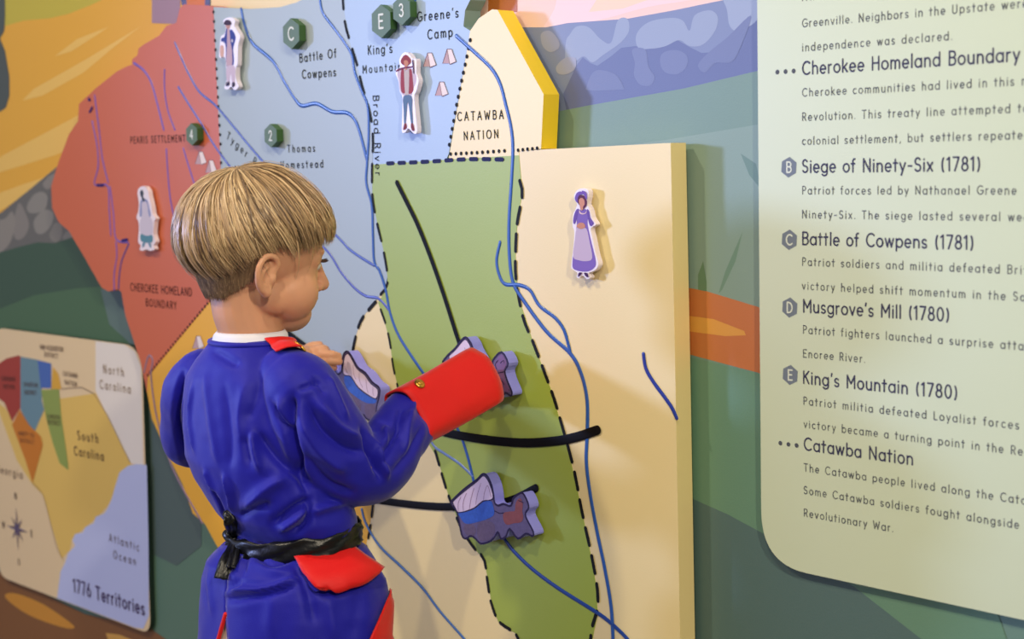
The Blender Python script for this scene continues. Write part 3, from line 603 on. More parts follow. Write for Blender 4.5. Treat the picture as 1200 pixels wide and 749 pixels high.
obj('compass_rose', bm, [ink((66, 48, 58)), ink((126, 116, 150))], ls)

# ------------------------------------------------------------------ right text panel
RO = .0105
rp = thing('text_panel', 'pale green text panel with lettered hexagon bullets and headings', 'sign', P(1040, 400, 0))
bm = bmesh.new(); slab(bm, rounded([(885.3, -260), (1340, -340), (1340, 757), (892.5, 660.5)], RO, [.05, .05, .05, .062], 12), RO-.007, RO)
obj('panel_board', bm, mat('panel_green', (204, 214, 180), .30, .5, .05, 500), rp)
bm = bmesh.new(); slab(bm, rounded([(905, -200), (1300, -260), (1300, 700), (905, 600)], RO-.007, [.01]*4, 2), MO, RO-.007); obj('mounting_batten', bm, mat('batten', (120, 110, 90)), rp)
o = RO+.0002
def vpl(x0, y0, x1):                                       # a pixel further along the same horizontal line of the wall
    a = P(x0, y0, o); d = ray(x1, 0); lo, hi = -2000, 3000
    for _ in range(50):
        m = (lo+hi)/2
        if P(x1, m, o).z > a.z: lo = m
        else: hi = m
    return (x1, m)
for s, x0, y0, x1 in (('Cherokee Homeland Boundary', 940, 87.3, 1195), ('Siege of Ninety-Six (1781)', 940, 202.0, 1149), ('Battle of Cowpens (1781)', 940, 286.5, 1141), ('Musgrove\'s Mill (1780)', 941, 365.5, 1112.5), ('King\'s Mountain (1780)', 941, 449, 1122), ('Catawba Nation', 942, 527, 1070)):
    bh = bmesh.new(); text_px(bh, s, (x0, y0), vpl(x0, y0, x1), .0134, o, .14); obj('heading_lettering', bh, ink((62, 62, 86)), rp)
BODY = (('An early', 940, 1, 1000), ('Greenville. Neighbors in the Upstate were', 940, 31.8, 1204), ('independence was declared.', 940, 60, 1116), ('Cherokee communities had lived in this region', 940, 113, 1240),
 ('Revolution. This treaty line attempted to', 940, 141.5, 1205), ('colonial settlement, but settlers repeatedly', 940, 169.5, 1219), ('Patriot forces led by Nathanael Greene', 940, 227.5, 1191), ('Ninety-Six. The siege lasted several weeks.', 940, 255.5, 1226),
 ('Patriot soldiers and militia defeated British', 940, 311, 1224), ('victory helped shift momentum in the South', 940, 339, 1225), ('Patriot fighters launched a surprise attack', 941, 390.5, 1215), ('Enoree River.', 941, 418.5, 1014),
 ('Patriot militia defeated Loyalist forces', 941.5, 474, 1194), ('victory became a turning point in the Rev', 942, 501, 1206), ('The Catawba people lived along the Catawba', 942, 552, 1230), ('Some Catawba soldiers fought alongside', 942, 578.5, 1194), ('Revolutionary War.', 942, 605, 1047))
for s, x0, y0, x1 in BODY: bb = bmesh.new(); text_px(bb, s, (x0, y0), vpl(x0, y0, x1), .0084, o, .125); obj('body_lettering', bb, ink((84, 88, 92)), rp)
for y, xs in ((84.5, (911, 920.5, 930)), (519, (914.5, 924, 933.5))):
    bh = bmesh.new()
    for x in xs:
        p = wpx([vpl(911, y, x)], o)[0]; strokew(bh, [p], .0052, o)
    obj('dotted_bullet', bh, ink((84, 88, 96)), rp)
for x, y, ch in ((924.5, 196, 'B'), (925, 281, 'C'), (925.5, 360.5, 'D'), (926, 439.5, 'E')):
    c = wpx([(x, y)], o)[0]; r = .0113
    bm = bmesh.new(); ply(bm, [(c[0]+r*math.sin(math.radians(60*k+4)), c[1]+r*math.cos(math.radians(60*k+4))) for k in range(6)], o, 0)
    h = r*.98; w = G[ch][0]*h
    for st in G[ch][1]: strokew(bm, [(c[0]-w/2+a*h, c[1]-h/2+b*h) for a, b in st], h*.16, o+.0002, 0, 1)
    obj('hexagon_bullet', bm, [ink((116, 126, 138)), ink((216, 222, 206))], rp)

# ------------------------------------------------------------------ the child
def np_mesh(me):
    n = len(me.vertices); a = np.empty(n*3); me.vertices.foreach_get('co', a); return a.reshape(-1, 3)
def ellipsoid(bm, c, axes, rad, sub=3):
    r = bmesh.ops.create_icosphere(bm, subdivisions=sub, radius=1)
    A = Matrix((axes[0], axes[1], axes[2])).transposed()
    for v in r['verts']:
        v.co = Vector(c)+A@Vector((v.co.x*rad[0], v.co.y*rad[1], v.co.z*rad[2]))
def tube(bm, pts, rad, seg=14, sub=5, cap=True):           # tapered swept tube with rounded closed ends
    q = cr([(*p, r) for p, r in zip(pts, rad)], sub); C = [Vector(a[:3]) for a in q]; Rr = [a[3] for a in q]
    n = len(C); Tn = [(C[min(i+1, n-1)]-C[max(i-1, 0)]).normalized() for i in range(n)]
    ref = Vector((0, 0, 1)) if abs(Tn[0].z) < .9 else Vector((1, 0, 0))
    u = (ref-Tn[0]*ref.dot(Tn[0])).normalized(); rings = []
    seq = []
    if cap: seq += [(C[0]-Tn[0]*Rr[0]*math.cos(a), Tn[0], Rr[0]*math.sin(a)) for a in (.25, .6, 1.0, 1.3)]
    seq += list(zip(C, Tn, Rr))
    if cap: seq += [(C[-1]+Tn[-1]*Rr[-1]*math.cos(a), Tn[-1], Rr[-1]*math.sin(a)) for a in (1.3, 1.0, .6, .25)]
    for c, t, r in seq:
        u = (u-t*u.dot(t)).normalized(); w = t.cross(u)
        rings.append([bm.verts.new(c+(u*math.cos(2*math.pi*k/seg)+w*math.sin(2*math.pi*k/seg))*r) for k in range(seg)])
    for a, b in zip(rings, rings[1:]):
        for k in range(seg): bm.faces.new([a[k], a[(k+1) % seg], b[(k+1) % seg], b[k]])
    bm.faces.new(rings[0][::-1]); bm.faces.new(rings[-1])
def loft(bm, rings, closed_ends=True):
    rr = [[bm.verts.new(p) for p in r] for r in rings]; n = len(rr[0])
    for a, b in zip(rr, rr[1:]):
        for k in range(n): bm.faces.new([a[k], b[k], b[(k+1) % n], a[(k+1) % n]])
    if closed_ends: bm.faces.new(rr[0]); bm.faces.new(rr[-1][::-1])
def fuse(name, bm, voxel, smooth_it, mats, parent=None, label=None):   # union of closed shapes as one continuous skin
    bmesh.ops.recalc_face_normals(bm, faces=bm.faces)
    me = bpy.data.meshes.new(name+'_raw'); bm.to_mesh(me); bm.free()
    o = bpy.data.objects.new(name+'_raw', me); COL.objects.link(o)
    m = o.modifiers.new('r', 'REMESH'); m.mode = 'VOXEL'; m.voxel_size = voxel
    if smooth_it:
        s = o.modifiers.new('s', 'SMOOTH'); s.factor = .5; s.iterations = smooth_it
    dg = bpy.context.evaluated_depsgraph_get(); ev = o.evaluated_get(dg)
    m2 = bpy.data.meshes.new_from_object(ev); m2.name = name
    bpy.data.objects.remove(o); bpy.data.meshes.remove(me)
    m2.materials.clear()
    for k in (mats if isinstance(mats, (list, tuple)) else [mats]): m2.materials.append(k)
    m2.polygons.foreach_set('use_smooth', [True]*len(m2.polygons))
    r = bpy.data.objects.new(name, m2); COL.objects.link(r)
    if parent is not None: r.parent = parent
    if label: r['label'] = label
    return r
def bvh_of(o):
    me = o.data; return BVHTree.FromPolygons([v.co.copy() for v in me.vertices], [tuple(p.vertices) for p in me.polygons])
DEP = 1.85                                                 # camera depth of the child's body axis
SX = Vector((1, 0, 0)); SY = Vector((0, 1, 0)); UP = Vector((0, 0, 1))
KW = math.hypot(RIGHT.x, RIGHT.y*.68)
def ringpx(y, l, r, ratio=.68, n=40, dep=DEP, p=2.2):      # horizontal oval of the trunk between two silhouette pixels
    c = D((l+r)/2, y, dep); hw = (r-l)/2*dep/FPX; a = hw/math.hypot(RIGHT.x, RIGHT.y*ratio); b = a*ratio; out = []
    for k in range(n):
        t = 2*math.pi*k/n; cs, sn = math.cos(t), math.sin(t)
        out.append(c+SX*(a*math.copysign(abs(cs)**(2/p), cs))+SY*(b*math.copysign(abs(sn)**(2/p), sn)))
    return out

# head frame
yaw = math.radians(33); pit = math.radians(-9)
Fh = (RIGHT*math.cos(yaw)+FWD*math.sin(yaw)); Fh.z = 0; Fh.normalize()
Fh = (Fh*math.cos(pit)+UP*math.sin(pit)).normalized()
Sh = Fh.cross(UP).normalized(); Uh = Sh.cross(Fh)          # Sh = the child's right
HS = .90; HC = D(303, 292, DEP)
def hp(f, s, u): return HC+(Fh*f+Sh*s+Uh*u)*HS
HA = (Fh, Sh, Uh)
def he(bm, f, s, u, rf, rs, ru): ellipsoid(bm, hp(f, s, u), HA, (rf*HS, rs*HS, ru*HS), 4)
bm = bmesh.new()
he(bm, -.006, 0, .016, .090, .073, .080)                   # skull
he(bm, .028, 0, -.032, .055, .056, .066)                   # face
he(bm, .052, 0, -.004, .032, .050, .030)                   # forehead
for s in (-1, 1):
    he(bm, .040, s*.028, -.050, .036, .032, .038)          # cheeks
    he(bm, .012, s*.040, -.058, .030, .016, .024)          # jaw angle
    he(bm, .066, s*.024, .006, .014, .022, .008)           # brow
he(bm, .052, 0, -.078, .030, .034, .026)                   # chin
tube(bm, [hp(.082, 0, -.006), hp(.089, 0, -.022), hp(.097, 0, -.036)], [.0065, .0075, .0085])
for s in (-1, 1): he(bm, .086, s*.009, -.041, .009, .007, .006)
he(bm, .080, 0, -.056, .0105, .019, .0055); he(bm, .077, 0, -.065, .0105, .016, .0058)
for s in (-1, 1):                                          # ears: bowl, rim, lobe
    e = lambda f, ss, u: hp(f*.84-.019, s*(.068+ss), u*.85-.033)
    ellipsoid(bm, e(.002, .004, .0), HA, (.013, .0035, .021), 3)
    rim = [e(.012, .004, .004), e(.016, .008, .018), e(.006, .013, .029), e(-.009, .016, .027), e(-.018, .017, .012), e(-.017, .015, -.006), e(-.009, .010, -.020), e(.002, .006, -.026)]
    tube(bm, rim, [.0040]*8, 8)
    tube(bm, [e(-.001, .009, .014), e(-.009, .012, .004), e(-.008, .010, -.010), e(.001, .008, -.016)], [.003, .0032, .003, .003], 8)
    ellipsoid(bm, e(.004, .005, -.024), HA, (.0075, .0045, .0075), 3)
    ellipsoid(bm, e(.012, .006, -.004), HA, (.004, .004, .006), 3)
nb = D(294, 400, DEP+.004)
tube(bm, [hp(-.014, 0, -.030), hp(-.013, 0, -.075), D(293, 385, DEP), nb, D(295, 425, DEP)], [.041, .037, .0365, .038, .040], 20)
# trunk, arms and legs under the clothes
loft(bm, [ringpx(412, 266, 330, .8), ringpx(430, 242, 344), ringpx(450, 238, 350), ringpx(520, 246, 352), ringpx(600, 288, 392), ringpx(640, 290, 396), ringpx(700, 280, 410), ringpx(740, 290, 400)])
SHR = D(352, 452, 1.79); ELR = D(428, 545, 1.815); WRR = D(545, 460, 1.955)
SHL = D(232, 455, 1.925); ELL = D(228, 522, 2.00); WRL = P(345, 421, .125)
def limb(a, b, c, r): tube(bm, [a, a.lerp(b, .5), b, b.lerp(c, .5), c], r, 14)
limb(SHR, ELR, WRR, [.034, .031, .026, .025, .019]); limb(SHL, ELL, WRL, [.028, .022, .020, .019, .017])
# right hand: closes over the wagon under the cuff
pr = P(562, 446, .094)
tube(bm, [WRR, WRR.lerp(pr, .6), pr], [.018, .021, .019], 12)
for k in range(4):
    b = P(556+k*1.5, 430+k*10, .088); m_ = P(570+k*1.2, 434+k*10, .080); e_ = P(572, 438+k*9.5, .066)
    tube(bm, [pr.lerp(b, .5), b, m_, e_], [.0085, .0078, .0070, .0062], 8)
tube(bm, [pr, P(553, 458, .082), P(556, 466, .068)], [.0095, .0085, .0070], 8)
# left hand: fingers laid over the horses of the tilted wagon
pl = P(358, 419, .098)
tube(bm, [WRL, WRL.lerp(pl, .6), pl], [.018, .019, .017], 12)
for k, (x, y) in enumerate(((383, 412), (396, 417.5), (397, 424), (391, 431))):
    b = P(364+k*.5, 412.5+k*5, .094); m_ = P((366+x)/2+4, y-3+k*.8, .086); e_ = P(x, y, .074)
    tube(bm, [pl.lerp(b, .4), b, m_, e_], [.0085, .0078, .0070, .0060], 8)
tube(bm, [pl, P(362, 408, .082), P(374, 404.5, .070)], [.009, .008, .0066], 8)
# legs
hipc = D(345, 730, DEP); GX = hipc.x; GY = hipc.y
for s in (-1, 1):
    hx = GX+s*.055
    tube(bm, [Vector((hx, GY, hipc.z+.02)), Vector((hx, GY+.005, .44)), Vector((hx, GY+.01, .29)), Vector((hx, GY-.002, .20)), Vector((hx, GY, .07))], [.062, .052, .042, .040, .028], 16)
    tube(bm, [Vector((hx, GY-.022, .035)), Vector((hx, GY+.04, .032)), Vector((hx+s*.006, GY+.10, .024))], [.028, .027, .018], 12)
SKIN = mat('skin', (214, 158, 124), .45, .4, .05, 700, .05, 30, sss=.12)
kid = fuse('person', bm, .0021, 4, SKIN)
tag(kid, 'blond child in blue costume coat with red cuffs reaching to the wall map', 'person')

# eyes
for s in (-1, 1):
    bm = bmesh.new(); ellipsoid(bm, hp(.0655, s*.027, -.012), HA, (.0105, .0115, .0085), 3)
    e = obj('eye', bm, mat('eye_white', (216, 206, 200), .15), kid, True)
    bm = bmesh.new(); ellipsoid(bm, hp(.0748, s*.027, -.012), HA, (.0028, .005, .005), 2); obj('iris', bm, mat('iris', (60, 62, 58), .1), e, True)
    bm = bmesh.new()
    for k in range(11):
        a = (k-5)/5; b = hp(.0770-.004*abs(a), s*(.028+a*.0105), -.0045-abs(a)*.003)
        tube(bm, [b, b+(Fh*.005+Sh*s*a*.002+Uh*.0005)*HS, b+(Fh*.0085+Sh*s*a*.004+Uh*.003)*HS], [.0006, .0005, .0002], 4, 2)
    obj('eyelashes', bm, mat('lash', (70, 52, 40), .6), kid)

# hair
HR = mat('hair', (150, 112, 68), .36, .55)
nt = HR.node_tree; b_ = nt.nodes['Principled BSDF']; at_ = nt.nodes.new('ShaderNodeAttribute'); at_.attribute_name = 'tone'
rp_ = nt.nodes.new('ShaderNodeValToRGB'); el = rp_.color_ramp.elements
el[0].position = 0; el[0].color = (*lin((106, 82, 60)), 1); el[1].position = 1; el[1].color = (*lin((238, 210, 164)), 1)
e2 = el.new(.45); e2.color = (*lin((196, 162, 120)), 1)
nt.links.new(at_.outputs['Fac'], rp_.inputs[0]); nt.links.new(rp_.outputs[0], b_.inputs['Base Color'])
def hair_end(az):                                          # az: 0 = face, 90 = right ear, 180 = nape; polar angle of the cut line
    tab = [(0, 79), (25, 80), (50, 87), (68, 94), (80, 97), (88, 94), (96, 96), (106, 104), (125, 117), (150, 126), (180, 127)]
    a = abs(az)
    for (a0, v0), (a1, v1) in zip(tab, tab[1:]):
        if a <= a1: return v0+(v1-v0)*(a-a0)/(a1-a0)
    return 127
def hsurf(az, pol, ex):                                    # a point of the bowl: polar angle from the crown, ex metres outside the scalp
    a, p = math.radians(az), math.radians(pol)
    rf, rs, ru = .092+ex, .076+ex, .083+ex
    f = rf*math.sin(p)*math.cos(a); s = rs*math.sin(p)*math.sin(a); u = ru*math.cos(p)
    u *= 1-.22*max(0, math.cos(a))*math.sin(p)
    k = max(0, (pol-88)/30)                                # hair hangs instead of following the ball under the widest line
    f *= 1+.02*k; s *= 1+.02*k
    return hp(-.003+f, s, .016+u)
WH_ = Vector((-math.sin(math.radians(24)), .05, math.cos(math.radians(24)))).normalized()
def hdir(az, pol):
    a, p = math.radians(az), math.radians(pol); return Vector((math.sin(p)*math.cos(a), math.sin(p)*math.sin(a), math.cos(p)))
def hsurf_d(d, ex):
    pol = math.degrees(math.acos(max(-1, min(1, d.z)))); return hsurf(math.degrees(math.atan2(d.y, d.x)), pol, ex)
bm = bmesh.new(); tl = bm.verts.layers.float.new('tone')
NA, NP = 72, 18; rows = []
for j in range(NP+1):
    rows.append([])
    for i in range(NA):
        az = -180+360*i/NA; v = bm.verts.new(hsurf(az, 1+(hair_end(az)-4)*j/NP, .006)); v[tl] = .12; rows[-1].append(v)
for j in range(NP):
    for i in range(NA): bm.faces.new([rows[j][i], rows[j+1][i], rows[j+1][(i+1) % NA], rows[j][(i+1) % NA]])
bm.faces.new(rows[0])
rnd = random.Random(3)
clumps = [(rnd.uniform(-180, 180), rnd.uniform(0, 1), rnd.uniform(-.004, .005), rnd.uniform(-5, 5)) for _ in range(300)]
cz = sorted(clumps)
def lock(path, w0, tone):
    n = len(path); rings = []
    for i, p in enumerate(path):
        t = (path[min(i+1, n-1)]-path[max(i-1, 0)]).normalized(); nrm = (p-HC).normalized(); sd = t.cross(nrm).normalized()
        k = i/(n-1); w = w0*(.55+.6*min(1, k*3))*(1-max(0, k-.72)/.28*.85)
        r = [bm.verts.new(p+sd*w), bm.verts.new(p+nrm*w*.55), bm.verts.new(p-sd*w)]
        for v in r: v[tl] = tone
        rings.append(r)
    for a, b in zip(rings, rings[1:]):
        bm.faces.new([a[0], a[1], b[1], b[0]]); bm.faces.new([a[1], a[2], b[2], b[1]])
for q in range(9000):
    c = cz[rnd.randrange(len(cz))]; az = c[0]+rnd.gauss(0, 4.5); az = (az+180) % 360-180
    k0 = rnd.uniform(.02, .7) if rnd.random() < .55 else rnd.uniform(0, .15)
    end = hair_end(az)+c[3]*1.3+rnd.uniform(-4, 3); ex = .008+c[2]*.9+rnd.uniform(0, .006); path = []
    az1 = c[0]+(az-c[0])*rnd.uniform(.08, .4)
    A, B = WH_, hdir(az1, end); A0 = hdir(az, 60); w0 = c[3]*.022+rnd.gauss(0, .03)
    ang = A.angle(B); perp = A.cross(B).normalized()
    for i in range(11):
        t = i/10; k = k0+(1-k0)*t
        d = (A*math.sin((1-k)*ang)+B*math.sin(k*ang))/math.sin(ang)
        d = (d+perp*(w0+.10*math.sin(math.radians(az)))*math.sin(k*math.pi)).normalized()
        lift = ex*(min(1, .5+t*1.4))+.005*math.sin(t*3.1)*(1 if q % 9 == 0 else .3)-.006*max(0, k-.80)/.20
        path.append(hsurf_d(d, max(.004, lift)))
    lock(path, rnd.uniform(.00035, .0008), min(1, max(0, .17+.46*c[1]**1.2+rnd.gauss(0, .20))))
for q in range(1900):                                      # short darker nape
    az = rnd.uniform(106, 254); a = abs(az-180); side = 1-a/74
    lo = -.036-.031*min(1, side*1.9)**.7+rnd.gauss(0, .0025); t0 = rnd.uniform(-.005, lo+.012); path = []
    for i in range(6):
        u = t0+(lo-t0)*i/5; k = max(0, -u/.065)
        path.append(hp(-.004+(.089-.027*k**1.5+rnd.uniform(0, .0015))*math.cos(math.radians(az)), (.0745-.030*k)*math.sin(math.radians(az)), u))
    lock(path, rnd.uniform(.0005, .0009), min(.5, max(0, rnd.gauss(.05, .08))))
for q in range(150):                                       # fly-away strands
    az = rnd.uniform(-180, 180); A, B = WH_, hdir(az+rnd.uniform(-25, 25), hair_end(az)-rnd.uniform(5, 45)); ang = A.angle(B); path = []
    hgt = rnd.uniform(.014, .021); k0 = rnd.uniform(.1, .4)
    for i in range(9):
        k = k0+(1-k0)*i/8; d = ((A*math.sin((1-k)*ang)+B*math.sin(k*ang))/math.sin(ang)+A.cross(B)*.25*math.sin(k*3)).normalized()
        path.append(hsurf_d(d, .008+(hgt-.008)*(i/8)))
    lock(path, .00028, rnd.uniform(.4, 1))
hair = obj('hair', bm, HR, kid, True)

# coat
CB = mat('coat_blue', (27, 25, 158), .56, .25, .25, 900, .10, 12, sheen=.2)
RED = mat('coat_red', (222, 22, 22), .55, .3, .25, 900, .06, 20, sheen=.15)
GOLD = mat('brass', (196, 150, 62), .28, .5, metal=1)
bm = bmesh.new()
loft(bm, [ringpx(396, 250, 338, .84), ringpx(404, 243, 346, .82), ringpx(413, 236, 352, .78), ringpx(424, 226, 358, .72), ringpx(440, 216, 366), ringpx(460, 213, 372), ringpx(500, 211, 380), ringpx(535, 214, 390), ringpx(560, 224, 400), ringpx(582, 238, 410), ringpx(600, 250, 418), ringpx(612, 262, 420), ringpx(622, 272, 417), ringpx(634, 276, 416)])
tube(bm, [D(338, 442, 1.80), D(354, 460, 1.785), D(374, 502, 1.79), D(402, 540, 1.81), D(430, 548, 1.825), D(453, 534, 1.845), D(470, 508, 1.860)], [.036, .045, .051, .049, .044, .039, .032], 24, 6)
for dx, dy in ((-6.5, -11.5), (6.5, 11.5)): tube(bm, [D(452, 528, 1.845), D(468+dx, 508+dy, 1.860), D(484+dx, 488+dy, 1.884), D(512+dx, 473+dy, 1.915)], [.036, .026, .0235, .020], 20, 6)
tube(bm, [D(240, 442, 1.91), D(222, 460, 1.93), D(219, 490, 1.96), D(222, 516, 1.99), D(245, 508, 2.03), D(285, 470, 2.09), P(325, 432, .16)], [.036, .034, .032, .034, .036, .034, .030], 20, 6)
coat = fuse('coat', bm, .0026, 7, CB, kid)
FOLDS = [  # pixel polyline, amplitude (mm, + ridge), width (mm)
 ([(343, 465), (341, 488), (346, 530), (360, 576)], -9, 7), ([(350, 457), (374, 448)], -3, 4), ([(318, 474), (338, 508), (354, 545)], -5, 7), ([(328, 470), (344, 505)], 4, 6),
 ([(301, 508), (325, 538), (352, 560)], -5, 8), ([(296, 505), (299, 530), (305, 552)], 4, 6), ([(286, 510), (292, 545)], -2.5, 6),
 ([(364, 584), (341, 597), (320, 614)], -6, 6), ([(362, 588), (358, 612), (342, 624)], -5, 6), ([(360, 597), (346, 610), (330, 620)], 5, 5), ([(288, 596), (310, 575), (334, 560)], 5, 9), ([(280, 606), (298, 596), (316, 590)], -4, 6),
 ([(262, 556), (268, 575), (272, 600)], 4, 6), ([(248, 572), (258, 592), (264, 608)], -4, 5), ([(240, 550), (252, 578)], 3, 6),
 ([(250, 412), (266, 421), (280, 428)], -2.5, 6), ([(214, 438), (209, 470), (209, 500), (220, 546)], -6, 5), ([(226, 450), (222, 490), (228, 530)], 2.5, 6),
 ([(240, 440), (246, 490), (256, 545)], 2, 9), ([(262, 450), (270, 510), (268, 548)], -2, 10), ([(288, 450), (280, 490), (286, 520)], 2, 9), ([(306, 440), (300, 470), (290, 492)], -2.2, 7),
 ([(359, 470), (378, 505), (405, 525), (428, 530)], -6, 8), ([(352, 490), (374, 528), (404, 552)], 5, 9), ([(356, 530), (380, 562), (415, 578)], -3.5, 8), ([(372, 472), (398, 500), (420, 512)], 4.5, 7),
 ([(424, 503), (434, 530), (446, 560)], -7, 6), ([(436, 515), (447, 540), (454, 560)], 5, 5), ([(470, 500), (456, 522), (448, 545)], -5, 5), ([(452, 500), (452, 520)], 4, 5), ([(486, 470), (478, 500), (474, 530)], 3.5, 6), ([(470, 478), (464, 505)], -3, 5), ([(496, 500), (480, 530), (460, 555)], -3, 6),
 ([(385, 440), (396, 465), (408, 492)], 3, 6), ([(366, 440), (382, 462)], -2.5, 6), ([(400, 590), (380, 596), (366, 600)], 4, 6),
]
def sculpt(o, folds, nz=.0012):
    bv = bvh_of(o); me = o.data; V = np_mesh(me); n = len(V); N = np.empty(n*3)
    me.vertices.foreach_get('normal', N); N = N.reshape(-1, 3); disp = np.zeros(n)
    for pl_, amp, wd_ in folds:
        pts = []
        for x, y in cr(pl_, 5):
            h = bv.ray_cast(CAM, ray(x, y).normalized())
            if h[0] is not None: pts.append(np.array(h[0]))
        if len(pts) < 2: continue
        d2 = np.full(n, 1e9); tt = np.zeros(n)
        for i, (a, b) in enumerate(zip(pts, pts[1:])):
            ab = b-a; t = np.clip(((V-a)@ab)/max(1e-12, ab@ab), 0, 1); d = ((V-a-t[:, None]*ab)**2).sum(1)
            m = d < d2; d2[m] = d[m]; tt[m] = (i+t[m])/(len(pts)-1)
        fade = np.clip(np.minimum(tt, 1-tt)*4+.25, 0, 1); w = .85*wd_/1000
        disp += 1.7*amp/1000*fade*(1.35*np.exp(-(d2/(w*w))**.75)-.42*np.exp(-d2/(5*w*w)))
    for i in range(n):
        p = Vector(V[i]); disp[i] += nz*(noise.noise(Vector((p.x*22, p.y*22, p.z*9)))+.5*noise.noise(p*55))
    me.vertices.foreach_set('co', (V+N*disp[:, None]).ravel()); me.update()
sculpt(coat, FOLDS)
# white shirt collar
def band(name, ctr_rings, parent, m, thick=.003, label=None):
    bm = bmesh.new(); rr = [[bm.verts.new(p) for p in r] for r in ctr_rings]; n = len(rr[0])
    for a, b in zip(rr, rr[1:]):
        for k in range(n): bm.faces.new([a[k], b[k], b[(k+1) % n], a[(k+1) % n]])
    o = obj(name, bm, m, parent, True, label); s = o.modifiers.new('thickness', 'SOLIDIFY'); s.thickness = thick; s.offset = 0
    return o
band('shirt_collar', [ringpx(388, 255, 333, .95, 40, DEP, 2), ringpx(392, 251.5, 336, .92, 40, DEP, 2), ringpx(402, 248, 338, .88, 40, DEP, 2), ringpx(410, 250, 338, .86, 40, DEP, 2)], kid, mat('shirt_white', (226, 226, 238), .7), .003)
# coat neckline welt
def nk(y, l, r, ra=.84): return ringpx(y, l, r, ra, 48, DEP, 2.1)
bm = bmesh.new(); c0 = nk(399.5, 246, 342); c0.append(c0[0]); tube(bm, c0, [.0034]*len(c0), 8, 1); obj('neckline_welt', bm, CB, coat, True)

# skirt of the coat
SKR = [(622, 282, 408), (632, 276, 413), (642, 256, 430), (656, 242, 440), (676, 238, 451), (700, 236.5, 457), (749, 234, 458), (810, 231, 461), (880, 228, 464)]
def skirt_pt(u, j):                                        # u: angle, j: row position
    i = min(int(j), len(SKR)-2); t = j-i; y, l, r = [SKR[i][k]+(SKR[i+1][k]-SKR[i][k])*t for k in range(3)]
    c = D((l+r)/2, y, DEP); hw = (r-l)/2*DEP/FPX; a = hw/math.hypot(RIGHT.x, RIGHT.y*.80); b = a*.80
    cs, sn = math.cos(u), math.sin(u); p = 2.15; fl_ = min(1, j/5)
    wv = 1+fl_*(.018*math.sin(5*u+.6)+.014*math.sin(9*u+1.7))
    return c+SX*(a*wv*math.copysign(abs(cs)**(2/p), cs))+SY*(b*wv*math.copysign(abs(sn)**(2/p), sn))
def project(p):
    d = p-CAM; z_ = d.dot(FWD); return (W/2+FPX*d.dot(RIGHT)/z_, H/2+FPX*d.dot(DOWN)/z_)
best = min((abs(project(skirt_pt(math.radians(a), 5))[0]-265), a) for a in range(228, 335))[1]; u0 = math.radians(best)
def slit(j): return max(0, (j-5))*.125                     # half opening, radians
bm = bmesh.new(); NJ, NU = 64, 150; rows = []; E0, E1 = [], []
for jj in range(NJ+1):
    j = jj/NJ*(len(SKR)-1); g = slit(j); row = []
    for k in range(NU+1):
        u = u0+g*.5+(2*math.pi-g*1.9)*k/NU; row.append(bm.verts.new(skirt_pt(u, j)))
    if j >= 5: E0.append(row[0].co.copy()); E1.append(row[-1].co.copy())
    rows.append(row)
for a, b in zip(rows, rows[1:]):
    for k in range(NU): bm.faces.new([a[k], b[k], b[k+1], a[k+1]])
sk = obj('coat_skirt', bm, CB, coat, True)
sculpt(sk, [([(264, 697), (282, 691), (300, 692), (322, 688), (350, 677)], 5, 4), ([(268, 703), (300, 698), (345, 686)], -4, 5), ([(300, 660), (330, 672), (350, 668)], 2, 8), ([(290, 650), (280, 680), (268, 696)], -2.5, 6), ([(345, 664), (360, 690), (368, 730)], -4, 7), ([(385, 700), (392, 749)], 3, 9), ([(420, 690), (412, 749)], -2.5, 9), ([(246, 670), (250, 720)], 2, 6), ([(320, 700), (316, 749)], 2, 12), ([(300, 648), (318, 664), (346, 652)], -2.5, 5), ([(372, 694), (400, 690), (436, 676)], -3, 6)], .0016)
so = sk.modifiers.new('thickness', 'SOLIDIFY'); so.thickness = .0025; so.offset = -1
bm = bmesh.new(); tube(bm, [E1[i]+(CAM-E1[i]).normalized()*.001 for i in range(0, len(E1), 3)], [.0026]*len(E1[::3]), 8, 2); obj('red_piping', bm, RED, coat, True, 'red piping along the back slit')
# a ray-laid patch on a garment surface: grid of pixels -> points on the cloth, lifted off it
skb = bvh_of(sk); ctb = bvh_of(coat)
def patch(name, q, bvs, lift, m, parent, nu=16, nv=10, thick=.002, label=None, wav=0):
    bm = bmesh.new(); g = []
    for j in range(nv+1):
        r = []
        for i in range(nu+1):
            a, b = i/nu, j/nv
            x = (q[0][0]*(1-a)+q[1][0]*a)*(1-b)+(q[3][0]*(1-a)+q[2][0]*a)*b; y = (q[0][1]*(1-a)+q[1][1]*a)*(1-b)+(q[3][1]*(1-a)+q[2][1]*a)*b
            y += wav*math.sin(a*math.pi)*b
            hs = [h for h in (bv.ray_cast(CAM, ray(x, y).normalized()) for bv in bvs) if h[0] is not None]
            hit = min(hs, key=lambda h: h[3]) if hs else None
            pt = hit[0] if hit else D(x, y, DEP)
            nrm = hit[1] if hit else -FWD
            if nrm.dot(FWD) > 0: nrm = -nrm
            r.append(bm.verts.new(pt+nrm*lift(a, b)))
        g.append(r)
    for j in range(nv):
        for i in range(nu): bm.faces.new([g[j][i], g[j+1][i], g[j+1][i+1], g[j][i+1]])
    bmesh.ops.smooth_vert(bm, verts=bm.verts, factor=.4, use_axis_x=True, use_axis_y=True, use_axis_z=True)
    o = obj(name, bm, m, parent, True, label); s = o.modifiers.new('thickness', 'SOLIDIFY'); s.thickness = thick; s.offset = 1
    return o
patch('pocket_flap', [(344, 655), (406, 637), (441, 671), (374, 695)], [skb], lambda a, b: .0035+.009*b*b, RED, coat, 18, 12, .0022, 'red pocket flap', 2)
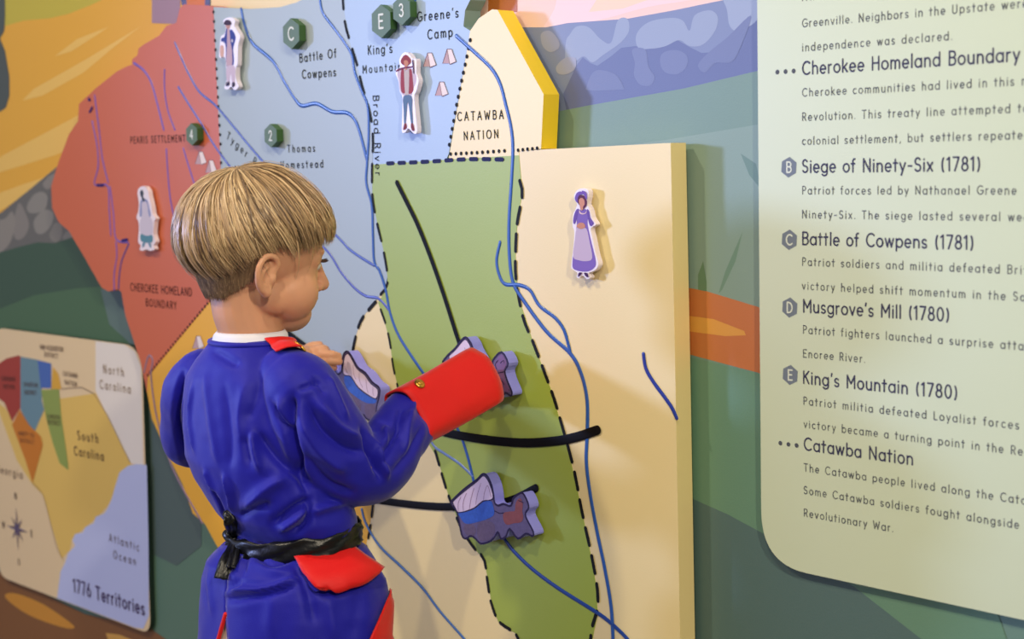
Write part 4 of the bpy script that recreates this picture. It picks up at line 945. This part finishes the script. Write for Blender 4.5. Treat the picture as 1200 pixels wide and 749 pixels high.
patch('pocket_flap_lining', [(344.5, 656), (406, 638), (439, 673.5), (371, 698)], [skb], lambda a, b: .001+.007*b*b, CB, coat, 14, 8, .001, 'blue lining', 2)
patch('turned_hem', [(456, 690), (458.5, 690), (458.5, 760), (428, 754)], [skb], lambda a, b: .003, RED, coat, 10, 14, .002, 'red turned back hem')
patch('lapel', [(309, 400), (344, 400.5), (356, 411), (325, 415.5)], [ctb], lambda a, b: .003+.003*math.sin(a*3), RED, coat, 14, 8, .002, 'red lapel')
bm = bmesh.new(); tube(bm, [D(346, 401.5, 1.79), D(352, 405, 1.785), D(357, 411, 1.785)], [.0018]*3, 8); obj('lapel_trim', bm, GOLD, coat, True, 'gold trim')

# cuff: a stiff red tube around the wrist, with its brass button
ca, cb = D(475, 491.5, 1.875), D(563, 442.5, 1.98)
ax = (cb-ca).normalized(); e1 = FWD.cross(ax).normalized(); e2 = ax.cross(e1)
bm = bmesh.new(); rr = []
for j in range(13):
    t = j/12; c = ca.lerp(cb, t); row = []
    for k in range(48):
        u = 2*math.pi*k/48; r = .0350+.0025*t+.0012*math.sin(2*u+1+t*2)+.0010*math.sin(5*u+t*4)
        p = 3.4; cs, sn = math.cos(u), math.sin(u)
        row.append(bm.verts.new(c+e1*(r*math.copysign(abs(cs)**(2/p), cs))+e2*(r*.72*math.copysign(abs(sn)**(2/p), sn))+ax*.002*math.sin(3*u)))
    rr.append(row)
for a, b in zip(rr, rr[1:]):
    for k in range(48): bm.faces.new([a[k], b[k], b[(k+1) % 48], a[(k+1) % 48]])
cuff = obj('cuff', bm, RED, coat, True, 'red cuff'); s = cuff.modifiers.new('thickness', 'SOLIDIFY'); s.thickness = .003; s.offset = 0
cfb = bvh_of(cuff); hit = cfb.ray_cast(CAM, ray(491, 451).normalized())
if hit[0] is not None:
    nrm = hit[1] if hit[1].dot(FWD) < 0 else -hit[1]; bm = bmesh.new(); a1 = nrm.orthogonal().normalized(); a2 = nrm.cross(a1)
    ellipsoid(bm, hit[0]+nrm*.0022, (a1, a2, nrm), (.0068, .0068, .0028), 3); ellipsoid(bm, hit[0]+nrm*.0046, (a1, a2, nrm), (.0034, .0034, .0012), 2)
    bt = obj('button', bm, GOLD, coat, True, 'brass button')

# belt
SAT = mat('satin_black', (10, 10, 13), .36, .45, .3, 300, .2, 60)
def beltring(dy, gx):
    out = []
    for k in range(144):
        u = 2*math.pi*k/144; c = D(344, 627, DEP); a = (.0775+gx)/math.hypot(RIGHT.x, RIGHT.y*.78); b = a*.78
        q_ = .0016*math.sin(9*u+dy*420)+.0010*math.sin(23*u+dy*700); p = c+SX*(a+q_)*math.cos(u)+SY*(b+q_)*math.sin(u)
        sx = (p-c).dot(RIGHT)/.0745
        tilt = .0085*sx*DEP/1.85
        out.append(p+UP*(tilt-.002-dy+.0012*math.sin(7*u)+.0010*math.sin(13*u+dy*300)))
    return out
band('belt', [beltring(-.0125, .001), beltring(-.009, .0034), beltring(-.005, .0022), beltring(-.001, .0040), beltring(.003, .0024), beltring(.0075, .0040), beltring(.011, .0030), beltring(.0135, .0012)], kid, SAT, .002, 'black satin belt')
def ribbon(pts, wpts, name, thick=.0015):
    bm = bmesh.new(); q = cr([(*p, w) for p, w in zip(pts, wpts)], 6); C = [Vector(a[:3]) for a in q]; prev = None
    for i, c in enumerate(C):
        t = (C[min(i+1, len(C)-1)]-C[max(i-1, 0)]).normalized(); sd = t.cross(FWD).normalized(); w = q[i][3]; row = []
        for k in range(7):
            a = (k-3)/3; row.append(bm.verts.new(c+sd*w*a-FWD*(.0022*math.cos(a*7+i*.35)+.0015*math.sin(i*.9+a*3))))
        if prev:
            for k in range(6): bm.faces.new([prev[k], prev[k+1], row[k+1], row[k]])
        prev = row
    o = obj(name, bm, SAT, kid, True); s = o.modifiers.new('thickness', 'SOLIDIFY'); s.thickness = thick
    return o
def on_cloth(x, y, lift):                                  # a point just off the coat
    hs = [h for h in (b.ray_cast(CAM, ray(x, y).normalized()) for b in (skb, ctb)) if h[0] is not None]
    return min(hs, key=lambda h: h[3])[0]-FWD*lift if hs else D(x, y, 1.815)
kd = 1.815
ribbon([on_cloth(276, 634, .009), on_cloth(273, 646, .010), on_cloth(268, 660, .008), on_cloth(263, 678, .007)], [.005, .0085, .0095, .0105], 'belt_tail')
ribbon([on_cloth(275, 630, .009), on_cloth(273, 616, .010), on_cloth(270, 607, .008), D(263, 600, 1.81)], [.005, .0075, .007, .003], 'belt_tail')
ribbon([on_cloth(278, 634, .011), on_cloth(277, 648, .014), on_cloth(273, 664, .012)], [.004, .0055, .005], 'belt_tail')
bm = bmesh.new()
kc = on_cloth(275, 631, .010)
def kp(x, y, d): return kc+(RIGHT*(x-275)+DOWN*(y-631))*.001-FWD*d
tube(bm, [kp(268, 625, 0), kp(273, 628, .004), kp(280, 637, 0)], [.006, .0075, .006], 12)
tube(bm, [kp(281, 626, .001), kp(275, 631, .007), kp(269, 639, .001)], [.005, .0055, .004], 12)
obj('belt_knot', bm, SAT, kid, True)

# breeches and shoes
CR = mat('breeches_cream', (226, 214, 196), .75)
bm = bmesh.new()
loft(bm, [ringpx(660, 262, 430, .8), ringpx(715, 243, 449, .8), ringpx(790, 240, 453, .8)])
for s in (-1, 1):
    hx = GX+s*.055
    tube(bm, [Vector((hx, GY, hipc.z-.01)), Vector((hx, GY+.003, .46)), Vector((hx, GY+.008, .33)), Vector((hx, GY+.006, .27))], [.070, .066, .054, .046], 18)
fuse('breeches', bm, .006, 4, CR, kid)
for s in (-1, 1):
    hx = GX+s*.055; bm = bmesh.new()
    tube(bm, [Vector((hx, GY-.026, .040)), Vector((hx, GY+.035, .038)), Vector((hx+s*.006, GY+.108, .030))], [.036, .035, .027], 14)
    bmesh.ops.scale(bm, vec=(1, 1, 1), verts=bm.verts)
    for v in bm.verts: v.co.z = max(v.co.z, .0)
    obj('shoe', bm, mat('shoe_black', (26, 24, 24), .35), kid, True)
